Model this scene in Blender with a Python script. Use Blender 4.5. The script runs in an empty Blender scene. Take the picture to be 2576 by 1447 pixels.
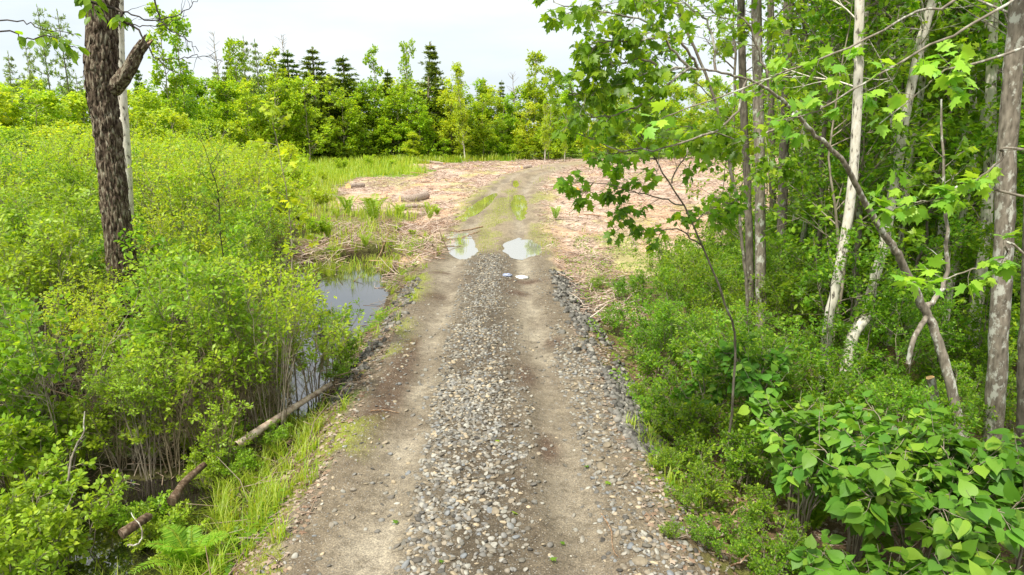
import bpy, math, random
import numpy as np
from math import radians, sin, cos, pi
from mathutils import Vector

rng = np.random.default_rng(7)
random.seed(7)
scene = bpy.context.scene
COL = scene.collection

# ------------------------------------------------------------------ camera
CAM_H, PITCH, F, CX, CY = 4.0, radians(12.9), 1740.0, 1288.0, 723.5   # photo measured on a 2576 px wide copy
cam_d = bpy.data.cameras.new('camera'); cam = bpy.data.objects.new('camera', cam_d); COL.objects.link(cam)
cam_d.sensor_width = 36.0; cam_d.lens = 36.0 * F / 2576.0
cam_d.clip_start = 0.05; cam_d.clip_end = 3000
cam.location = (0, 0, CAM_H); cam.rotation_euler = (pi / 2 - PITCH, 0, 0)
scene.camera = cam

# ------------------------------------------------------------------ light
SUN_EL, SUN_AZ = radians(58), radians(215)      # azimuth clockwise from +Y (the road's direction)
w = bpy.data.worlds.new('World'); scene.world = w; w.use_nodes = True
nt = w.node_tree; nt.nodes.clear()
out = nt.nodes.new('ShaderNodeOutputWorld'); bg = nt.nodes.new('ShaderNodeBackground')
sky = nt.nodes.new('ShaderNodeTexSky'); sky.sky_type = 'NISHITA'; sky.sun_disc = False
sky.sun_elevation = SUN_EL; sky.sun_rotation = SUN_AZ; sky.air_density = 1.0; sky.dust_density = 3.0
tc = nt.nodes.new('ShaderNodeTexCoord'); sep = nt.nodes.new('ShaderNodeSeparateXYZ')
nt.links.new(tc.outputs['Generated'], sep.inputs[0])
ramp = nt.nodes.new('ShaderNodeValToRGB')
ramp.color_ramp.elements[0].position = 0.0; ramp.color_ramp.elements[0].color = (6.6, 7.2, 7.6, 1)
ramp.color_ramp.elements[1].position = 1.0; ramp.color_ramp.elements[1].color = (10.5, 10.4, 10.2, 1)
e = ramp.color_ramp.elements.new(0.22); e.color = (6.7, 7.25, 7.65, 1)
nt.links.new(sep.outputs[2], ramp.inputs[0])
ns = nt.nodes.new('ShaderNodeTexNoise'); ns.inputs['Scale'].default_value = 2.2; ns.inputs['Detail'].default_value = 6
mp = nt.nodes.new('ShaderNodeMapping'); mp.inputs['Scale'].default_value = (1, 1, 4)
nt.links.new(tc.outputs['Generated'], mp.inputs[0]); nt.links.new(mp.outputs[0], ns.inputs['Vector'])
cr = nt.nodes.new('ShaderNodeValToRGB')
cr.color_ramp.elements[0].position = .42; cr.color_ramp.elements[0].color = (.97, .985, 1.0, 1)
cr.color_ramp.elements[1].position = .68; cr.color_ramp.elements[1].color = (1.22, 1.17, 1.12, 1)
nt.links.new(ns.outputs[0], cr.inputs[0])
mul = nt.nodes.new('ShaderNodeMixRGB'); mul.blend_type = 'MULTIPLY'; mul.inputs[0].default_value = 1
nt.links.new(ramp.outputs[0], mul.inputs[1]); nt.links.new(cr.outputs[0], mul.inputs[2])
mx = nt.nodes.new('ShaderNodeMixRGB'); mx.inputs[0].default_value = .92
nt.links.new(sky.outputs[0], mx.inputs[1]); nt.links.new(mul.outputs[0], mx.inputs[2])
nt.links.new(mx.outputs[0], bg.inputs[0]); bg.inputs[1].default_value = 0.1
nt.links.new(bg.outputs[0], out.inputs[0])
sd = bpy.data.lights.new('sun', 'SUN'); sun = bpy.data.objects.new('sun', sd); COL.objects.link(sun)
sd.energy = 4.6; sd.angle = radians(4); sd.color = (1, .96, .84)
sv = Vector((sin(SUN_AZ) * cos(SUN_EL), cos(SUN_AZ) * cos(SUN_EL), sin(SUN_EL)))
sun.rotation_euler = sv.to_track_quat('Z', 'Y').to_euler()
scene.view_settings.view_transform = 'Standard'; scene.view_settings.look = 'None'
scene.view_settings.exposure = 0.5; scene.view_settings.gamma = 1.0
scene.cycles.max_bounces = 7; scene.cycles.diffuse_bounces = 3; scene.cycles.glossy_bounces = 3
scene.cycles.transmission_bounces = 4; scene.cycles.transparent_max_bounces = 6
scene.cycles.use_denoising = True

# ------------------------------------------------------------------ photo -> world
def ray(px, py):
    u = (px - CX) / F; v = (CY - py) / F
    return np.array([u, cos(PITCH) + v * sin(PITCH), -sin(PITCH) + v * cos(PITCH)])
C0 = np.array([0, 0, CAM_H])
def at_z(px, py, z=0.0):
    r = ray(px, py); return C0 + r * ((z - CAM_H) / r[2])
def at_y(px, py, Y):
    r = ray(px, py); return C0 + r * (Y / r[1])
def screen(x, y, z):
    dz = z - CAM_H
    dep = y * cos(PITCH) - dz * sin(PITCH); up = y * sin(PITCH) + dz * cos(PITCH)
    return CX + F * x / dep, CY - F * up / dep, dep

# ------------------------------------------------------------------ numpy noise
def _h(ix, iy, seed=0):
    n = (ix.astype(np.int64) * 374761393 + iy.astype(np.int64) * 668265263 + seed * 1442695041) & 0x7fffffff
    n = ((n ^ (n >> 13)) * 1274126177) & 0x7fffffff
    n = (n ^ (n >> 16)) & 0x7fffffff
    return (n % 100003) / 100003.0
def vnoise(x, y, seed=0):
    ix = np.floor(x); iy = np.floor(y); fx = x - ix; fy = y - iy
    fx = fx * fx * (3 - 2 * fx); fy = fy * fy * (3 - 2 * fy)
    a = _h(ix, iy, seed); b = _h(ix + 1, iy, seed); c = _h(ix, iy + 1, seed); d = _h(ix + 1, iy + 1, seed)
    return (a * (1 - fx) + b * fx) * (1 - fy) + (c * (1 - fx) + d * fx) * fy
def fbm(x, y, seed=0, o=4):
    s = 0; a = .5
    for i in range(o):
        s = s + a * vnoise(x, y, seed + i); x = x * 2.03; y = y * 2.03; a *= .5
    return s / (1 - .5 ** o)
def smooth(a, b, x):
    t = np.clip((x - a) / (b - a), 0, 1); return t * t * (3 - 2 * t)

# ------------------------------------------------------------------ mesh building
class MB:
    def __init__(s): s.v = []; s.f = {3: [], 4: []}; s.n = 0
    def add(s, v, f):
        v = np.asarray(v, float).reshape(-1, 3); f = np.asarray(f, int)
        s.v.append(v); s.f[f.shape[1]].append(f + s.n); s.n += len(v)
    def mesh(s, name, mat, origin=(0, 0, 0), smooth_=False):
        me = bpy.data.meshes.new(name)
        V = np.concatenate(s.v) - np.asarray(origin, float)
        tri = np.concatenate(s.f[3]) if s.f[3] else np.zeros((0, 3), int)
        qd = np.concatenate(s.f[4]) if s.f[4] else np.zeros((0, 4), int)
        me.vertices.add(len(V)); me.vertices.foreach_set('co', V.ravel())
        nl = tri.size + qd.size; me.loops.add(nl)
        me.loops.foreach_set('vertex_index', np.concatenate([tri.ravel(), qd.ravel()]))
        npoly = len(tri) + len(qd); me.polygons.add(npoly)
        ls = np.concatenate([np.arange(len(tri)) * 3, tri.size + np.arange(len(qd)) * 4])
        me.polygons.foreach_set('loop_start', ls)
        if smooth_: me.polygons.foreach_set('use_smooth', np.ones(npoly, bool))
        me.update(calc_edges=True)
        me.materials.append(mat)
        return me
    def obj(s, name, mat, parent=None, origin=(0, 0, 0), smooth_=False):
        o = bpy.data.objects.new(name, s.mesh(name, mat, origin, smooth_)); COL.objects.link(o)
        if parent is not None: o.parent = parent
        else: o.location = origin
        return o

def nrm(a): return a / (np.linalg.norm(a, axis=-1, keepdims=True) + 1e-9)
def tubes(mb, P, R, sides=5):
    """P (N,K,3) centre lines, R (N,K) radii"""
    P = np.asarray(P, float); R = np.asarray(R, float)
    if P.ndim == 2: P = P[None]; R = R[None]
    N, K, _ = P.shape
    T = np.empty_like(P); T[:, 1:-1] = P[:, 2:] - P[:, :-2]; T[:, 0] = P[:, 1] - P[:, 0]; T[:, -1] = P[:, -1] - P[:, -2]
    T = nrm(T); m = nrm(P[:, -1] - P[:, 0])
    ref = np.where(np.abs(m[:, 2:3]) > .8, [[1., 0, 0]], [[0, 0, 1.]])
    A = nrm(np.cross(T, ref[:, None, :])); B = np.cross(T, A)
    a = np.arange(sides) / sides * 2 * pi
    V = P[:, :, None, :] + R[:, :, None, None] * (A[:, :, None, :] * np.cos(a)[None, None, :, None] + B[:, :, None, :] * np.sin(a)[None, None, :, None])
    i = np.arange(K - 1)[:, None]; j = np.arange(sides)[None, :]; j2 = (j + 1) % sides
    q = np.stack([i * sides + j, i * sides + j2, (i + 1) * sides + j2, (i + 1) * sides + j], -1).reshape(-1, 4)
    q = (q[None] + (np.arange(N) * K * sides)[:, None, None]).reshape(-1, 4)
    mb.add(V, q)
def refine(pts, n=24, wob=0.0):
    """smooth polyline through pts resampled to n points"""
    pts = np.asarray(pts, float); k = len(pts); out = []
    for t in np.linspace(0, k - 1, n):
        i = min(int(t), k - 2); u = t - i
        p0 = pts[max(i - 1, 0)]; p1 = pts[i]; p2 = pts[i + 1]; p3 = pts[min(i + 2, k - 1)]
        out.append(.5 * (2 * p1 + (p2 - p0) * u + (2 * p0 - 5 * p1 + 4 * p2 - p3) * u * u + (3 * p1 - p0 - 3 * p2 + p3) * u ** 3))
    out = np.array(out)
    if wob: out[1:-1] += rng.normal(0, wob, (n - 2, 3))
    return out
def interp(P, t):
    N, K, _ = P.shape; x = np.clip(t, 0, .9999) * (K - 1); i = x.astype(int); u = (x - i)[:, None]
    r = np.arange(N); a = P[r, i]; b = P[r, i + 1]
    return a + (b - a) * u, nrm(b - a)
def grow(par, n, t0, t1, L, ang, up=0.0, wob=.12, K=5, taper=.5, flat=0.0):
    N = len(par); idx = np.repeat(np.arange(N), n); M = len(idx)
    t = rng.uniform(t0, t1, M); pos, tan = interp(par[idx], t)
    rv = rng.normal(size=(M, 3)); rv[:, 2] *= (1 - flat)
    perp = nrm(rv - (rv * tan).sum(1, keepdims=True) * tan)
    a = ang * rng.uniform(.75, 1.25, M)[:, None]
    d = nrm(tan * np.cos(a) + perp * np.sin(a))
    LL = (L * rng.uniform(.6, 1.25, M) * (1 - taper * (t - t0) / max(t1 - t0, 1e-3)))[:, None]
    pts = [pos]
    for k in range(K - 1):
        pos = pos + d * LL / (K - 1); pts.append(pos)
        d = d + rng.normal(size=(M, 3)) * wob; d[:, 2] += up; d = nrm(d)
    return np.stack(pts, 1), idx, t

def fan(outline, c, zf):
    o = [(x, y) for x, y in outline] + [(-x, y) for x, y in reversed(outline[1:-1])]
    v = [(c[0], c[1], 0)] + [(x, y, zf(x, y)) for x, y in o]
    n = len(o); f = [(0, i + 1, (i + 1) % n + 1) for i in range(n)]
    return np.array(v, float), np.array(f)
LEAF = {}
LEAF['maple'] = fan([(0, 0), (.16, -.06), (.24, .04), (.44, .02), (.36, .2), (.4, .3), (.66, .52), (.42, .5), (.36, .6), (.2, .52), (.24, .74), (.1, .82), (0, 1.06)], (0, .36), lambda x, y: -.25 * abs(x) ** 1.5 - .12 * y * y)
LEAF['maple_lo'] = fan([(0, 0), (.4, .02), (.3, .24), (.62, .5), (.22, .52), (.12, .82), (0, 1.05)], (0, .36), lambda x, y: -.25 * abs(x) - .1 * y * y)
LEAF['heart'] = fan([(0, .04), (.14, -.07), (.34, .02), (.44, .22), (.42, .45), (.28, .7), (.1, .9), (0, 1.08)], (0, .4), lambda x, y: .14 * abs(x) - .16 * y * y)
LEAF['ovate'] = (np.array([(0, 0, 0), (.2, .22, .05), (.27, .5, .05), (.15, .8, .0), (0, 1, -.08), (-.15, .8, .0), (-.27, .5, .05), (-.2, .22, .05), (0, .5, 0)], float),
                 np.array([(0, 1, 8), (1, 2, 8), (2, 3, 8), (3, 4, 8), (4, 5, 8), (5, 6, 8), (6, 7, 8), (7, 0, 8)]))
LEAF['lance'] = (np.array([(0, 0, 0), (.17, .45, .04), (0, 1, -.05), (-.17, .45, .04)], float), np.array([(0, 1, 2), (0, 2, 3)]))
LEAF['pinna'] = (np.array([(0, 0, 0), (.09, .4, .02), (0, 1, -.08), (-.09, .4, .02)], float), np.array([(0, 1, 2), (0, 2, 3)]))
LEAF['clump'] = (np.array([(0, 0, 0), (.42, .3, .1), (.2, 1, -.1), (-.3, .8, .1), (-.4, .2, 0)], float), np.array([(0, 1, 2), (0, 2, 3), (0, 3, 4)]))
LEAF['needle'] = (np.array([(0, 0, 0), (.12, .5, 0), (0, 1, 0), (-.12, .5, 0), (0, .45, .14), (0, .55, -.12)], float), np.array([(0, 1, 2), (0, 2, 3), (0, 4, 2), (0, 2, 5)]))
def put_leaves(mb, kind, pos, tip, nor, size):
    v, f = LEAF[kind]; tip = nrm(tip); nor = nrm(nor - (nor * tip).sum(1, keepdims=True) * tip); side = np.cross(tip, nor)
    size = np.broadcast_to(size, (len(pos),))[:, None, None]
    V = pos[:, None, :] + size * (side[:, None, :] * v[None, :, 0:1] + tip[:, None, :] * v[None, :, 1:2] + nor[:, None, :] * v[None, :, 2:3])
    ff = (f[None] + (np.arange(len(pos)) * len(v))[:, None, None]).reshape(-1, 3)
    mb.add(V, ff)
def leaves_on(mb, P, per, kind, size, t0=.15, droop=.25, tilt=.45, spread=.06, along=.5, var=.3):
    idx = np.repeat(np.arange(len(P)), per); M = len(idx)
    t = rng.uniform(t0, 1.0, M); pos, tan = interp(P[idx], t)
    rv = rng.normal(size=(M, 3)); rv[:, 2] *= .5
    perp = nrm(rv - (rv * tan).sum(1, keepdims=True) * tan)
    tip = perp + tan * along; tip = nrm(tip); tip[:, 2] -= droop
    nor = np.array([0, 0, 1.0]) + rng.normal(0, tilt, (M, 3))
    s = size * rng.uniform(1 - var, 1 + var, M)
    put_leaves(mb, kind, pos + perp * (spread * rng.uniform(.2, 1, M))[:, None], tip, nor, s)

# ------------------------------------------------------------------ materials
def new_mat(name):
    m = bpy.data.materials.new(name); m.use_nodes = True; n = m.node_tree.nodes; n.clear()
    o = n.new('ShaderNodeOutputMaterial'); return m, m.node_tree, o
def N(nt, t, **kw):
    n = nt.nodes.new(t)
    for k, v in kw.items():
        if k in n.inputs: n.inputs[k].default_value = v
        else: setattr(n, k, v)
    return n
def ramp_node(nt, stops, src, interp='LINEAR'):
    r = nt.nodes.new('ShaderNodeValToRGB'); cr = r.color_ramp; cr.interpolation = interp
    while len(cr.elements) < len(stops): cr.elements.new(.5)
    for el, (p, c) in zip(cr.elements, stops): el.position = p; el.color = (*c, 1) if len(c) == 3 else c
    nt.links.new(src, r.inputs[0]); return r
def leaf_mat(name, cols, trans=.42, tcol=None, rough=.42, spec=.35):
    m, nt, o = new_mat(name); L = nt.links.new
    g = N(nt, 'ShaderNodeNewGeometry'); oi = N(nt, 'ShaderNodeObjectInfo')
    k = len(cols); r = ramp_node(nt, [(i / (k - 1), c) for i, c in enumerate(cols)], g.outputs['Random Per Island'])
    tcd = N(nt, 'ShaderNodeTexCoord'); no = N(nt, 'ShaderNodeTexNoise', Scale=1.3, Detail=2.0); L(tcd.outputs['Object'], no.inputs['Vector'])
    vr = N(nt, 'ShaderNodeMapRange'); L(no.outputs[0], vr.inputs[0]); vr.inputs[1].default_value = .3; vr.inputs[2].default_value = .7; vr.inputs[3].default_value = .82; vr.inputs[4].default_value = 1.18
    vo = N(nt, 'ShaderNodeMapRange'); L(oi.outputs['Random'], vo.inputs[0]); vo.inputs[3].default_value = .484; vo.inputs[4].default_value = .512
    hsv = N(nt, 'ShaderNodeHueSaturation'); L(r.outputs[0], hsv.inputs['Color']); L(vr.outputs[0], hsv.inputs['Value']); L(vo.outputs[0], hsv.inputs['Hue'])
    p = N(nt, 'ShaderNodeBsdfPrincipled', Roughness=rough); p.inputs['Specular IOR Level'].default_value = spec
    L(hsv.outputs[0], p.inputs['Base Color'])
    t = N(nt, 'ShaderNodeBsdfTranslucent'); hs = N(nt, 'ShaderNodeMixRGB', blend_type='MULTIPLY'); hs.inputs[0].default_value = 1
    L(hsv.outputs[0], hs.inputs[1]); hs.inputs[2].default_value = (*(tcol or (1.7, 1.5, .7)), 1); L(hs.outputs[0], t.inputs[0])
    mxs = N(nt, 'ShaderNodeMixShader'); mxs.inputs[0].default_value = trans; L(p.outputs[0], mxs.inputs[1]); L(t.outputs[0], mxs.inputs[2]); L(mxs.outputs[0], o.inputs[0])
    return m
def simple_mat(name, stops, scale=(8, 8, 8), nscale=1.0, detail=6, rough=.9, bump=.3, bdist=.02, island=None, spec=.2, distortion=0.0):
    m, nt, o = new_mat(name); L = nt.links.new
    tcd = N(nt, 'ShaderNodeTexCoord'); mpn = N(nt, 'ShaderNodeMapping'); mpn.inputs['Scale'].default_value = scale; L(tcd.outputs['Object'], mpn.inputs[0])
    no = N(nt, 'ShaderNodeTexNoise', Scale=nscale, Detail=float(detail), Distortion=distortion); L(mpn.outputs[0], no.inputs['Vector'])
    r = ramp_node(nt, stops, no.outputs[0]); c = r.outputs[0]
    if island:
        g = N(nt, 'ShaderNodeNewGeometry'); k = len(island)
        ri = ramp_node(nt, [(i / (k - 1), q) for i, q in enumerate(island)], g.outputs['Random Per Island'])
        mm = N(nt, 'ShaderNodeMixRGB', blend_type='MULTIPLY'); mm.inputs[0].default_value = 1; L(c, mm.inputs[1]); L(ri.outputs[0], mm.inputs[2]); c = mm.outputs[0]
    p = N(nt, 'ShaderNodeBsdfPrincipled', Roughness=rough); p.inputs['Specular IOR Level'].default_value = spec; L(c, p.inputs['Base Color'])
    b = N(nt, 'ShaderNodeBump', Strength=bump, Distance=bdist); L(no.outputs[0], b.inputs['Height']); L(b.outputs[0], p.inputs['Normal'])
    L(p.outputs[0], o.inputs[0]); return m
M = {}
M['far_yellow'] = leaf_mat('leaf_yellow_green', [(.22, .36, .02), (.38, .54, .03), (.31, .47, .03), (.50, .57, .05)], trans=.5)
M['far_green'] = leaf_mat('leaf_mid_green', [(.16, .30, .015), (.30, .46, .02), (.23, .40, .02), (.44, .54, .03)], trans=.5)
M['far_orange'] = leaf_mat('leaf_bronze_green', [(.26, .42, .02), (.38, .52, .03), (.50, .54, .04)], trans=.45)
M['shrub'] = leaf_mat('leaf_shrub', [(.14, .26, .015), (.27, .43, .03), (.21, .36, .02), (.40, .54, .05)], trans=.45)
M['shrub_dark'] = leaf_mat('leaf_shrub_dark_green', [(.08, .19, .015), (.18, .34, .02), (.14, .30, .02), (.36, .52, .04)], trans=.52)  # darker green leaf colour, a tonal variant of the shrub leaves
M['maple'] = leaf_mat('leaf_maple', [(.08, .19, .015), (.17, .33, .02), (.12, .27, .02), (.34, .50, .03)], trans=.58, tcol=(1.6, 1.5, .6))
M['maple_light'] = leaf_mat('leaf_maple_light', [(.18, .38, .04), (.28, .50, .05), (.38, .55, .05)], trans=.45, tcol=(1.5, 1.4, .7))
M['heart'] = leaf_mat('leaf_heart', [(.07, .19, .02), (.14, .30, .025), (.10, .25, .022), (.25, .40, .035)], trans=.35, tcol=(1.4, 1.4, .6), rough=.5)
M['conifer'] = leaf_mat('needle_green', [(.08, .17, .03), (.16, .28, .03), (.28, .38, .05)], trans=.35)
M['pine'] = leaf_mat('needle_pale', [(.22, .34, .10), (.33, .45, .13), (.42, .52, .15)], trans=.25)
M['fern'] = leaf_mat('fern_frond', [(.16, .32, .02), (.24, .42, .03), (.32, .46, .04)], trans=.45)
M['grass'] = leaf_mat('grass_blade', [(.16, .29, .02), (.32, .44, .03), (.44, .48, .08), (.26, .42, .02)], trans=.45)
M['moss'] = leaf_mat('moss_blade', [(.22, .34, .015), (.34, .42, .02), (.3, .4, .02)], trans=.35)
M['twig'] = simple_mat('twig_bark', [(.3, (.13, .105, .075)), (.7, (.40, .345, .27))], scale=(20, 20, 6), bump=.2)
M['twig_warm'] = simple_mat('twig_warm', [(.3, (.12, .085, .05)), (.7, (.42, .34, .23))], scale=(14, 14, 5), bump=.2)
M['twig_dark'] = simple_mat('twig_dark', [(.3, (.02, .017, .013)), (.7, (.07, .055, .045))], scale=(20, 20, 6), bump=.2)
M['grey_bark'] = None
def bark_grey(name, base, lichen, lo=.52, hi=.6):
    m, nt, o = new_mat(name); L = nt.links.new
    tcd = N(nt, 'ShaderNodeTexCoord'); mpn = N(nt, 'ShaderNodeMapping'); mpn.inputs['Scale'].default_value = (22, 22, 7); L(tcd.outputs['Object'], mpn.inputs[0])
    n1 = N(nt, 'ShaderNodeTexNoise', Scale=1.0, Detail=8.0); L(mpn.outputs[0], n1.inputs['Vector'])
    r1 = ramp_node(nt, base, n1.outputs[0])
    mp2 = N(nt, 'ShaderNodeMapping'); mp2.inputs['Scale'].default_value = (9, 9, 5); L(tcd.outputs['Object'], mp2.inputs[0])
    n2 = N(nt, 'ShaderNodeTexNoise', Scale=1.0, Detail=5.0, Roughness=.7); L(mp2.outputs[0], n2.inputs['Vector'])
    r2 = ramp_node(nt, [(lo, (0, 0, 0)), (hi, (1, 1, 1))], n2.outputs[0])
    mm = N(nt, 'ShaderNodeMixRGB'); L(r2.outputs[0], mm.inputs[0]); L(r1.outputs[0], mm.inputs[1]); mm.inputs[2].default_value = (*lichen, 1)
    p = N(nt, 'ShaderNodeBsdfPrincipled', Roughness=.9); p.inputs['Specular IOR Level'].default_value = .15; L(mm.outputs[0], p.inputs['Base Color'])
    b = N(nt, 'ShaderNodeBump', Strength=.5, Distance=.015); L(n1.outputs[0], b.inputs['Height']); L(b.outputs[0], p.inputs['Normal']); L(p.outputs[0], o.inputs[0])
    return m
M['grey_bark'] = bark_grey('bark_grey_lichen', [(.3, (.10, .085, .065)), (.7, (.30, .26, .21))], (.48, .48, .42))
M['maple_bark'] = bark_grey('bark_brown_grey', [(.3, (.07, .06, .045)), (.7, (.22, .19, .15))], (.34, .34, .28), .58, .66)
M['birch_bark'] = bark_grey('bark_birch', [(.36, (.10, .085, .07)), (.43, (.52, .48, .40)), (.7, (.68, .64, .56))], (.74, .70, .63), .5, .7)
M['rough_bark'] = simple_mat('bark_shaggy', [(.30, (.018, .011, .007)), (.46, (.075, .052, .036)), (.56, (.17, .135, .095)), (.68, (.30, .28, .21))], scale=(26, 26, 7), detail=10, bump=1.0, bdist=.05)
M['dead_wood'] = simple_mat('dead_wood', [(.3, (.10, .05, .025)), (.5, (.26, .16, .09)), (.7, (.42, .33, .24))], scale=(30, 30, 5), bump=.5)
M['wet_wood'] = simple_mat('wet_rotten_wood', [(.3, (.03, .018, .012)), (.5, (.10, .065, .04)), (.7, (.20, .15, .11))], scale=(30, 30, 5), bump=.6)
M['pole_wood'] = simple_mat('weathered_pole', [(.3, (.22, .14, .10)), (.5, (.50, .39, .31)), (.7, (.62, .53, .45))], scale=(9, 9, 9), bump=.3)
M['log_bark'] = simple_mat('log_bark', [(.3, (.16, .11, .08)), (.7, (.46, .38, .32))], scale=(14, 14, 14), bump=.4)
M['cut_wood'] = simple_mat('cut_wood', [(.3, (.62, .36, .12)), (.7, (.78, .56, .30))], scale=(12, 12, 12), bump=.1)
M['cut_orange'] = simple_mat('cut_wood_orange', [(.3, (.75, .25, .03)), (.7, (.82, .45, .12))], scale=(12, 12, 12), bump=.1)
M['chips'] = simple_mat('wood_chips', [(.3, (.85, .85, .85)), (.7, (1, 1, 1))], scale=(9, 9, 9), bump=.1,
    island=[(.16, .10, .075), (.46, .32, .245), (.60, .46, .38), (.74, .63, .55), (.46, .28, .17), (.17, .115, .09), (.66, .54, .46), (.26, .18, .14), (.56, .43, .35), (.34, .26, .21), (.42, .30, .24)])
M['stone'] = simple_mat('river_stone', [(.3, (.58, .58, .58)), (.7, (.95, .95, .95))], scale=(25, 25, 25), bump=.15, bdist=.003, rough=.7, spec=.3,
    island=[(.055, .048, .04), (.27, .26, .24), (.15, .135, .115), (.42, .39, .33), (.22, .235, .25), (.33, .28, .21), (.10, .09, .075), (.52, .42, .28), (.16, .15, .135), (.46, .44, .38), (.12, .11, .09), (.30, .27, .22)])
M['dark_stone'] = simple_mat('dark_stone', [(.3, (.75, .75, .75)), (.7, (1.1, 1.1, 1.1))], scale=(25, 25, 25), bump=.15, bdist=.003, rough=.7,
    island=[(.035, .032, .028), (.11, .105, .095), (.20, .19, .17), (.07, .066, .06), (.33, .31, .27), (.05, .045, .04)])
M['dead_leaf'] = simple_mat('dead_leaf', [(.3, (.8, .8, .8)), (.7, (1, 1, 1))], scale=(12, 12, 12), bump=.1,
    island=[(.13, .08, .05), (.27, .19, .13), (.38, .30, .23), (.20, .12, .075), (.44, .37, .30), (.17, .12, .085)])
M['plastic'] = simple_mat('crumpled_plastic', [(.3, (.70, .70, .72)), (.7, (.85, .85, .86))], scale=(6, 6, 6), rough=.4)
M['plastic_blue'] = simple_mat('blue_grey_plastic', [(.3, (.22, .26, .40)), (.7, (.40, .44, .58))], scale=(6, 6, 6), rough=.4)
def water_mat(name, col, bumpv=.03, sc=2.5, ior=1.5):
    m, nt, o = new_mat(name); L = nt.links.new
    p = N(nt, 'ShaderNodeBsdfPrincipled', Roughness=.03, IOR=ior); p.inputs['Base Color'].default_value = (*col, 1); p.inputs['Specular IOR Level'].default_value = 1.0
    tcd = N(nt, 'ShaderNodeTexCoord'); no = N(nt, 'ShaderNodeTexNoise', Scale=sc, Detail=2.0); L(tcd.outputs['Object'], no.inputs['Vector'])
    b = N(nt, 'ShaderNodeBump', Strength=bumpv, Distance=.02); L(no.outputs[0], b.inputs['Height']); L(b.outputs[0], p.inputs['Normal']); L(p.outputs[0], o.inputs[0]); return m
M['water'] = water_mat('ditch_water', (.012, .010, .008), ior=2.0)
M['puddle_far'] = water_mat('puddle_tree_reflection', (.24, .25, .06), .02, ior=2.4)  # yellow-green base colour paints in the reflection of sunlit trees
M['puddle'] = water_mat('puddle_water', (.24, .235, .20), .02, ior=3.0)

# ------------------------------------------------------------------ tagging
def tag(o, label=None, cat=None, group=None, kind=None):
    if label: o['label'] = label
    if cat: o['category'] = cat
    if group: o['group'] = group
    if kind: o['kind'] = kind
    return o
def thing(name, label, cat, loc=(0, 0, 0), rz=0, group=None):
    o = bpy.data.objects.new(name, None); COL.objects.link(o); o.location = loc; o.rotation_euler = (0, 0, rz)
    o.empty_display_size = .2
    return tag(o, label, cat, group)
def dup(root, loc, rz=0, sc=1.0, tilt=(0, 0)):
    r = root.copy(); COL.objects.link(r); r.location = loc; r.rotation_euler = (tilt[0], tilt[1], rz); r.scale = (sc, sc, sc) if np.isscalar(sc) else sc
    for ch in list(root.children):
        c = ch.copy(); COL.objects.link(c); c.parent = r
        for g in ch.children:
            d = g.copy(); COL.objects.link(d); d.parent = c
    return r
ONES = ['', 'first', 'second', 'third', 'fourth', 'fifth', 'sixth', 'seventh', 'eighth', 'ninth', 'tenth', 'eleventh', 'twelfth', 'thirteenth', 'fourteenth', 'fifteenth', 'sixteenth', 'seventeenth', 'eighteenth', 'nineteenth']
TENS = {2: ('twentieth', 'twenty'), 3: ('thirtieth', 'thirty'), 4: ('fortieth', 'forty'), 5: ('fiftieth', 'fifty'), 6: ('sixtieth', 'sixty'), 7: ('seventieth', 'seventy'), 8: ('eightieth', 'eighty'), 9: ('ninetieth', 'ninety')}
def ordn(n):
    if n < 20: return ONES[n]
    t, u = divmod(n, 10); return TENS[t][0] if u == 0 else TENS[t][1] + '-' + ONES[u]
def label_row(objs, text):
    if len(objs) > 45:      # split by distance so that the count stays followable
        objs = sorted(objs, key=lambda o: o.location.y); k = math.ceil(len(objs) / 3); w_ = ['nearest belt', 'middle belt', 'farthest belt']
        for i in range(3): label_row(objs[i * k:(i + 1) * k], text.replace('{o}', w_[i] + ', {o}'))
        return
    objs = sorted(objs, key=lambda o: o.location.x / max(o.location.y, .5))
    for i, o in enumerate(objs): o['label'] = text.replace('{o}', ordn(i + 1))
POOLS = []
class Pool:
    """first use moves the prototype itself, later uses copy it"""
    def __init__(s, protos): s.p = protos; s.used = [False] * len(protos); POOLS.append(s)
    def put(s, i, loc, rz=0, sc=1.0, tilt=(0, 0)):
        i %= len(s.p)
        if s.used[i]: return dup(s.p[i], loc, rz, sc, tilt)
        s.used[i] = True; o = s.p[i]; o.location = loc; o.rotation_euler = (tilt[0], tilt[1], rz); o.scale = (sc, sc, sc) if np.isscalar(sc) else sc
        return o

# ------------------------------------------------------------------ terrain
ROAD = [at_z(*p)[:2] for p in [(1205, 1447), (1213, 1100), (1222, 800), (1232, 640), (1240, 590), (1262, 520), (1290, 470), (1325, 440), (1410, 414), (1520, 402), (1680, 396)]]
d0 = ROAD[0] - (ROAD[1] - ROAD[0]) / np.linalg.norm(ROAD[1] - ROAD[0]) * 40
ROAD = np.array([d0] + ROAD)
ROAD = refine(ROAD, 90)[:, :2] if False else ROAD
def road_s(x, y):
    """signed lateral offset from the road's centre line"""
    best = np.full(x.shape, 1e9); sg = np.zeros(x.shape)
    for a, b in zip(ROAD[:-1], ROAD[1:]):
        d = b - a; L2 = d @ d; t = np.clip(((x - a[0]) * d[0] + (y - a[1]) * d[1]) / L2, 0, 1)
        qx = x - a[0] - t * d[0]; qy = y - a[1] - t * d[1]; ds = np.hypot(qx, qy)
        s = np.sign(qx * d[1] - qy * d[0]); m = ds < best; best = np.where(m, ds, best); sg = np.where(m, s, sg)
    return best * sg
PUD = []    # cx, cy, half width, half length, rotation
def puddle_px(px, py, hw, hl, rot=0): c = at_z(px, py, -.05); PUD.append((c[0], c[1], hw, hl, rot))
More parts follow.
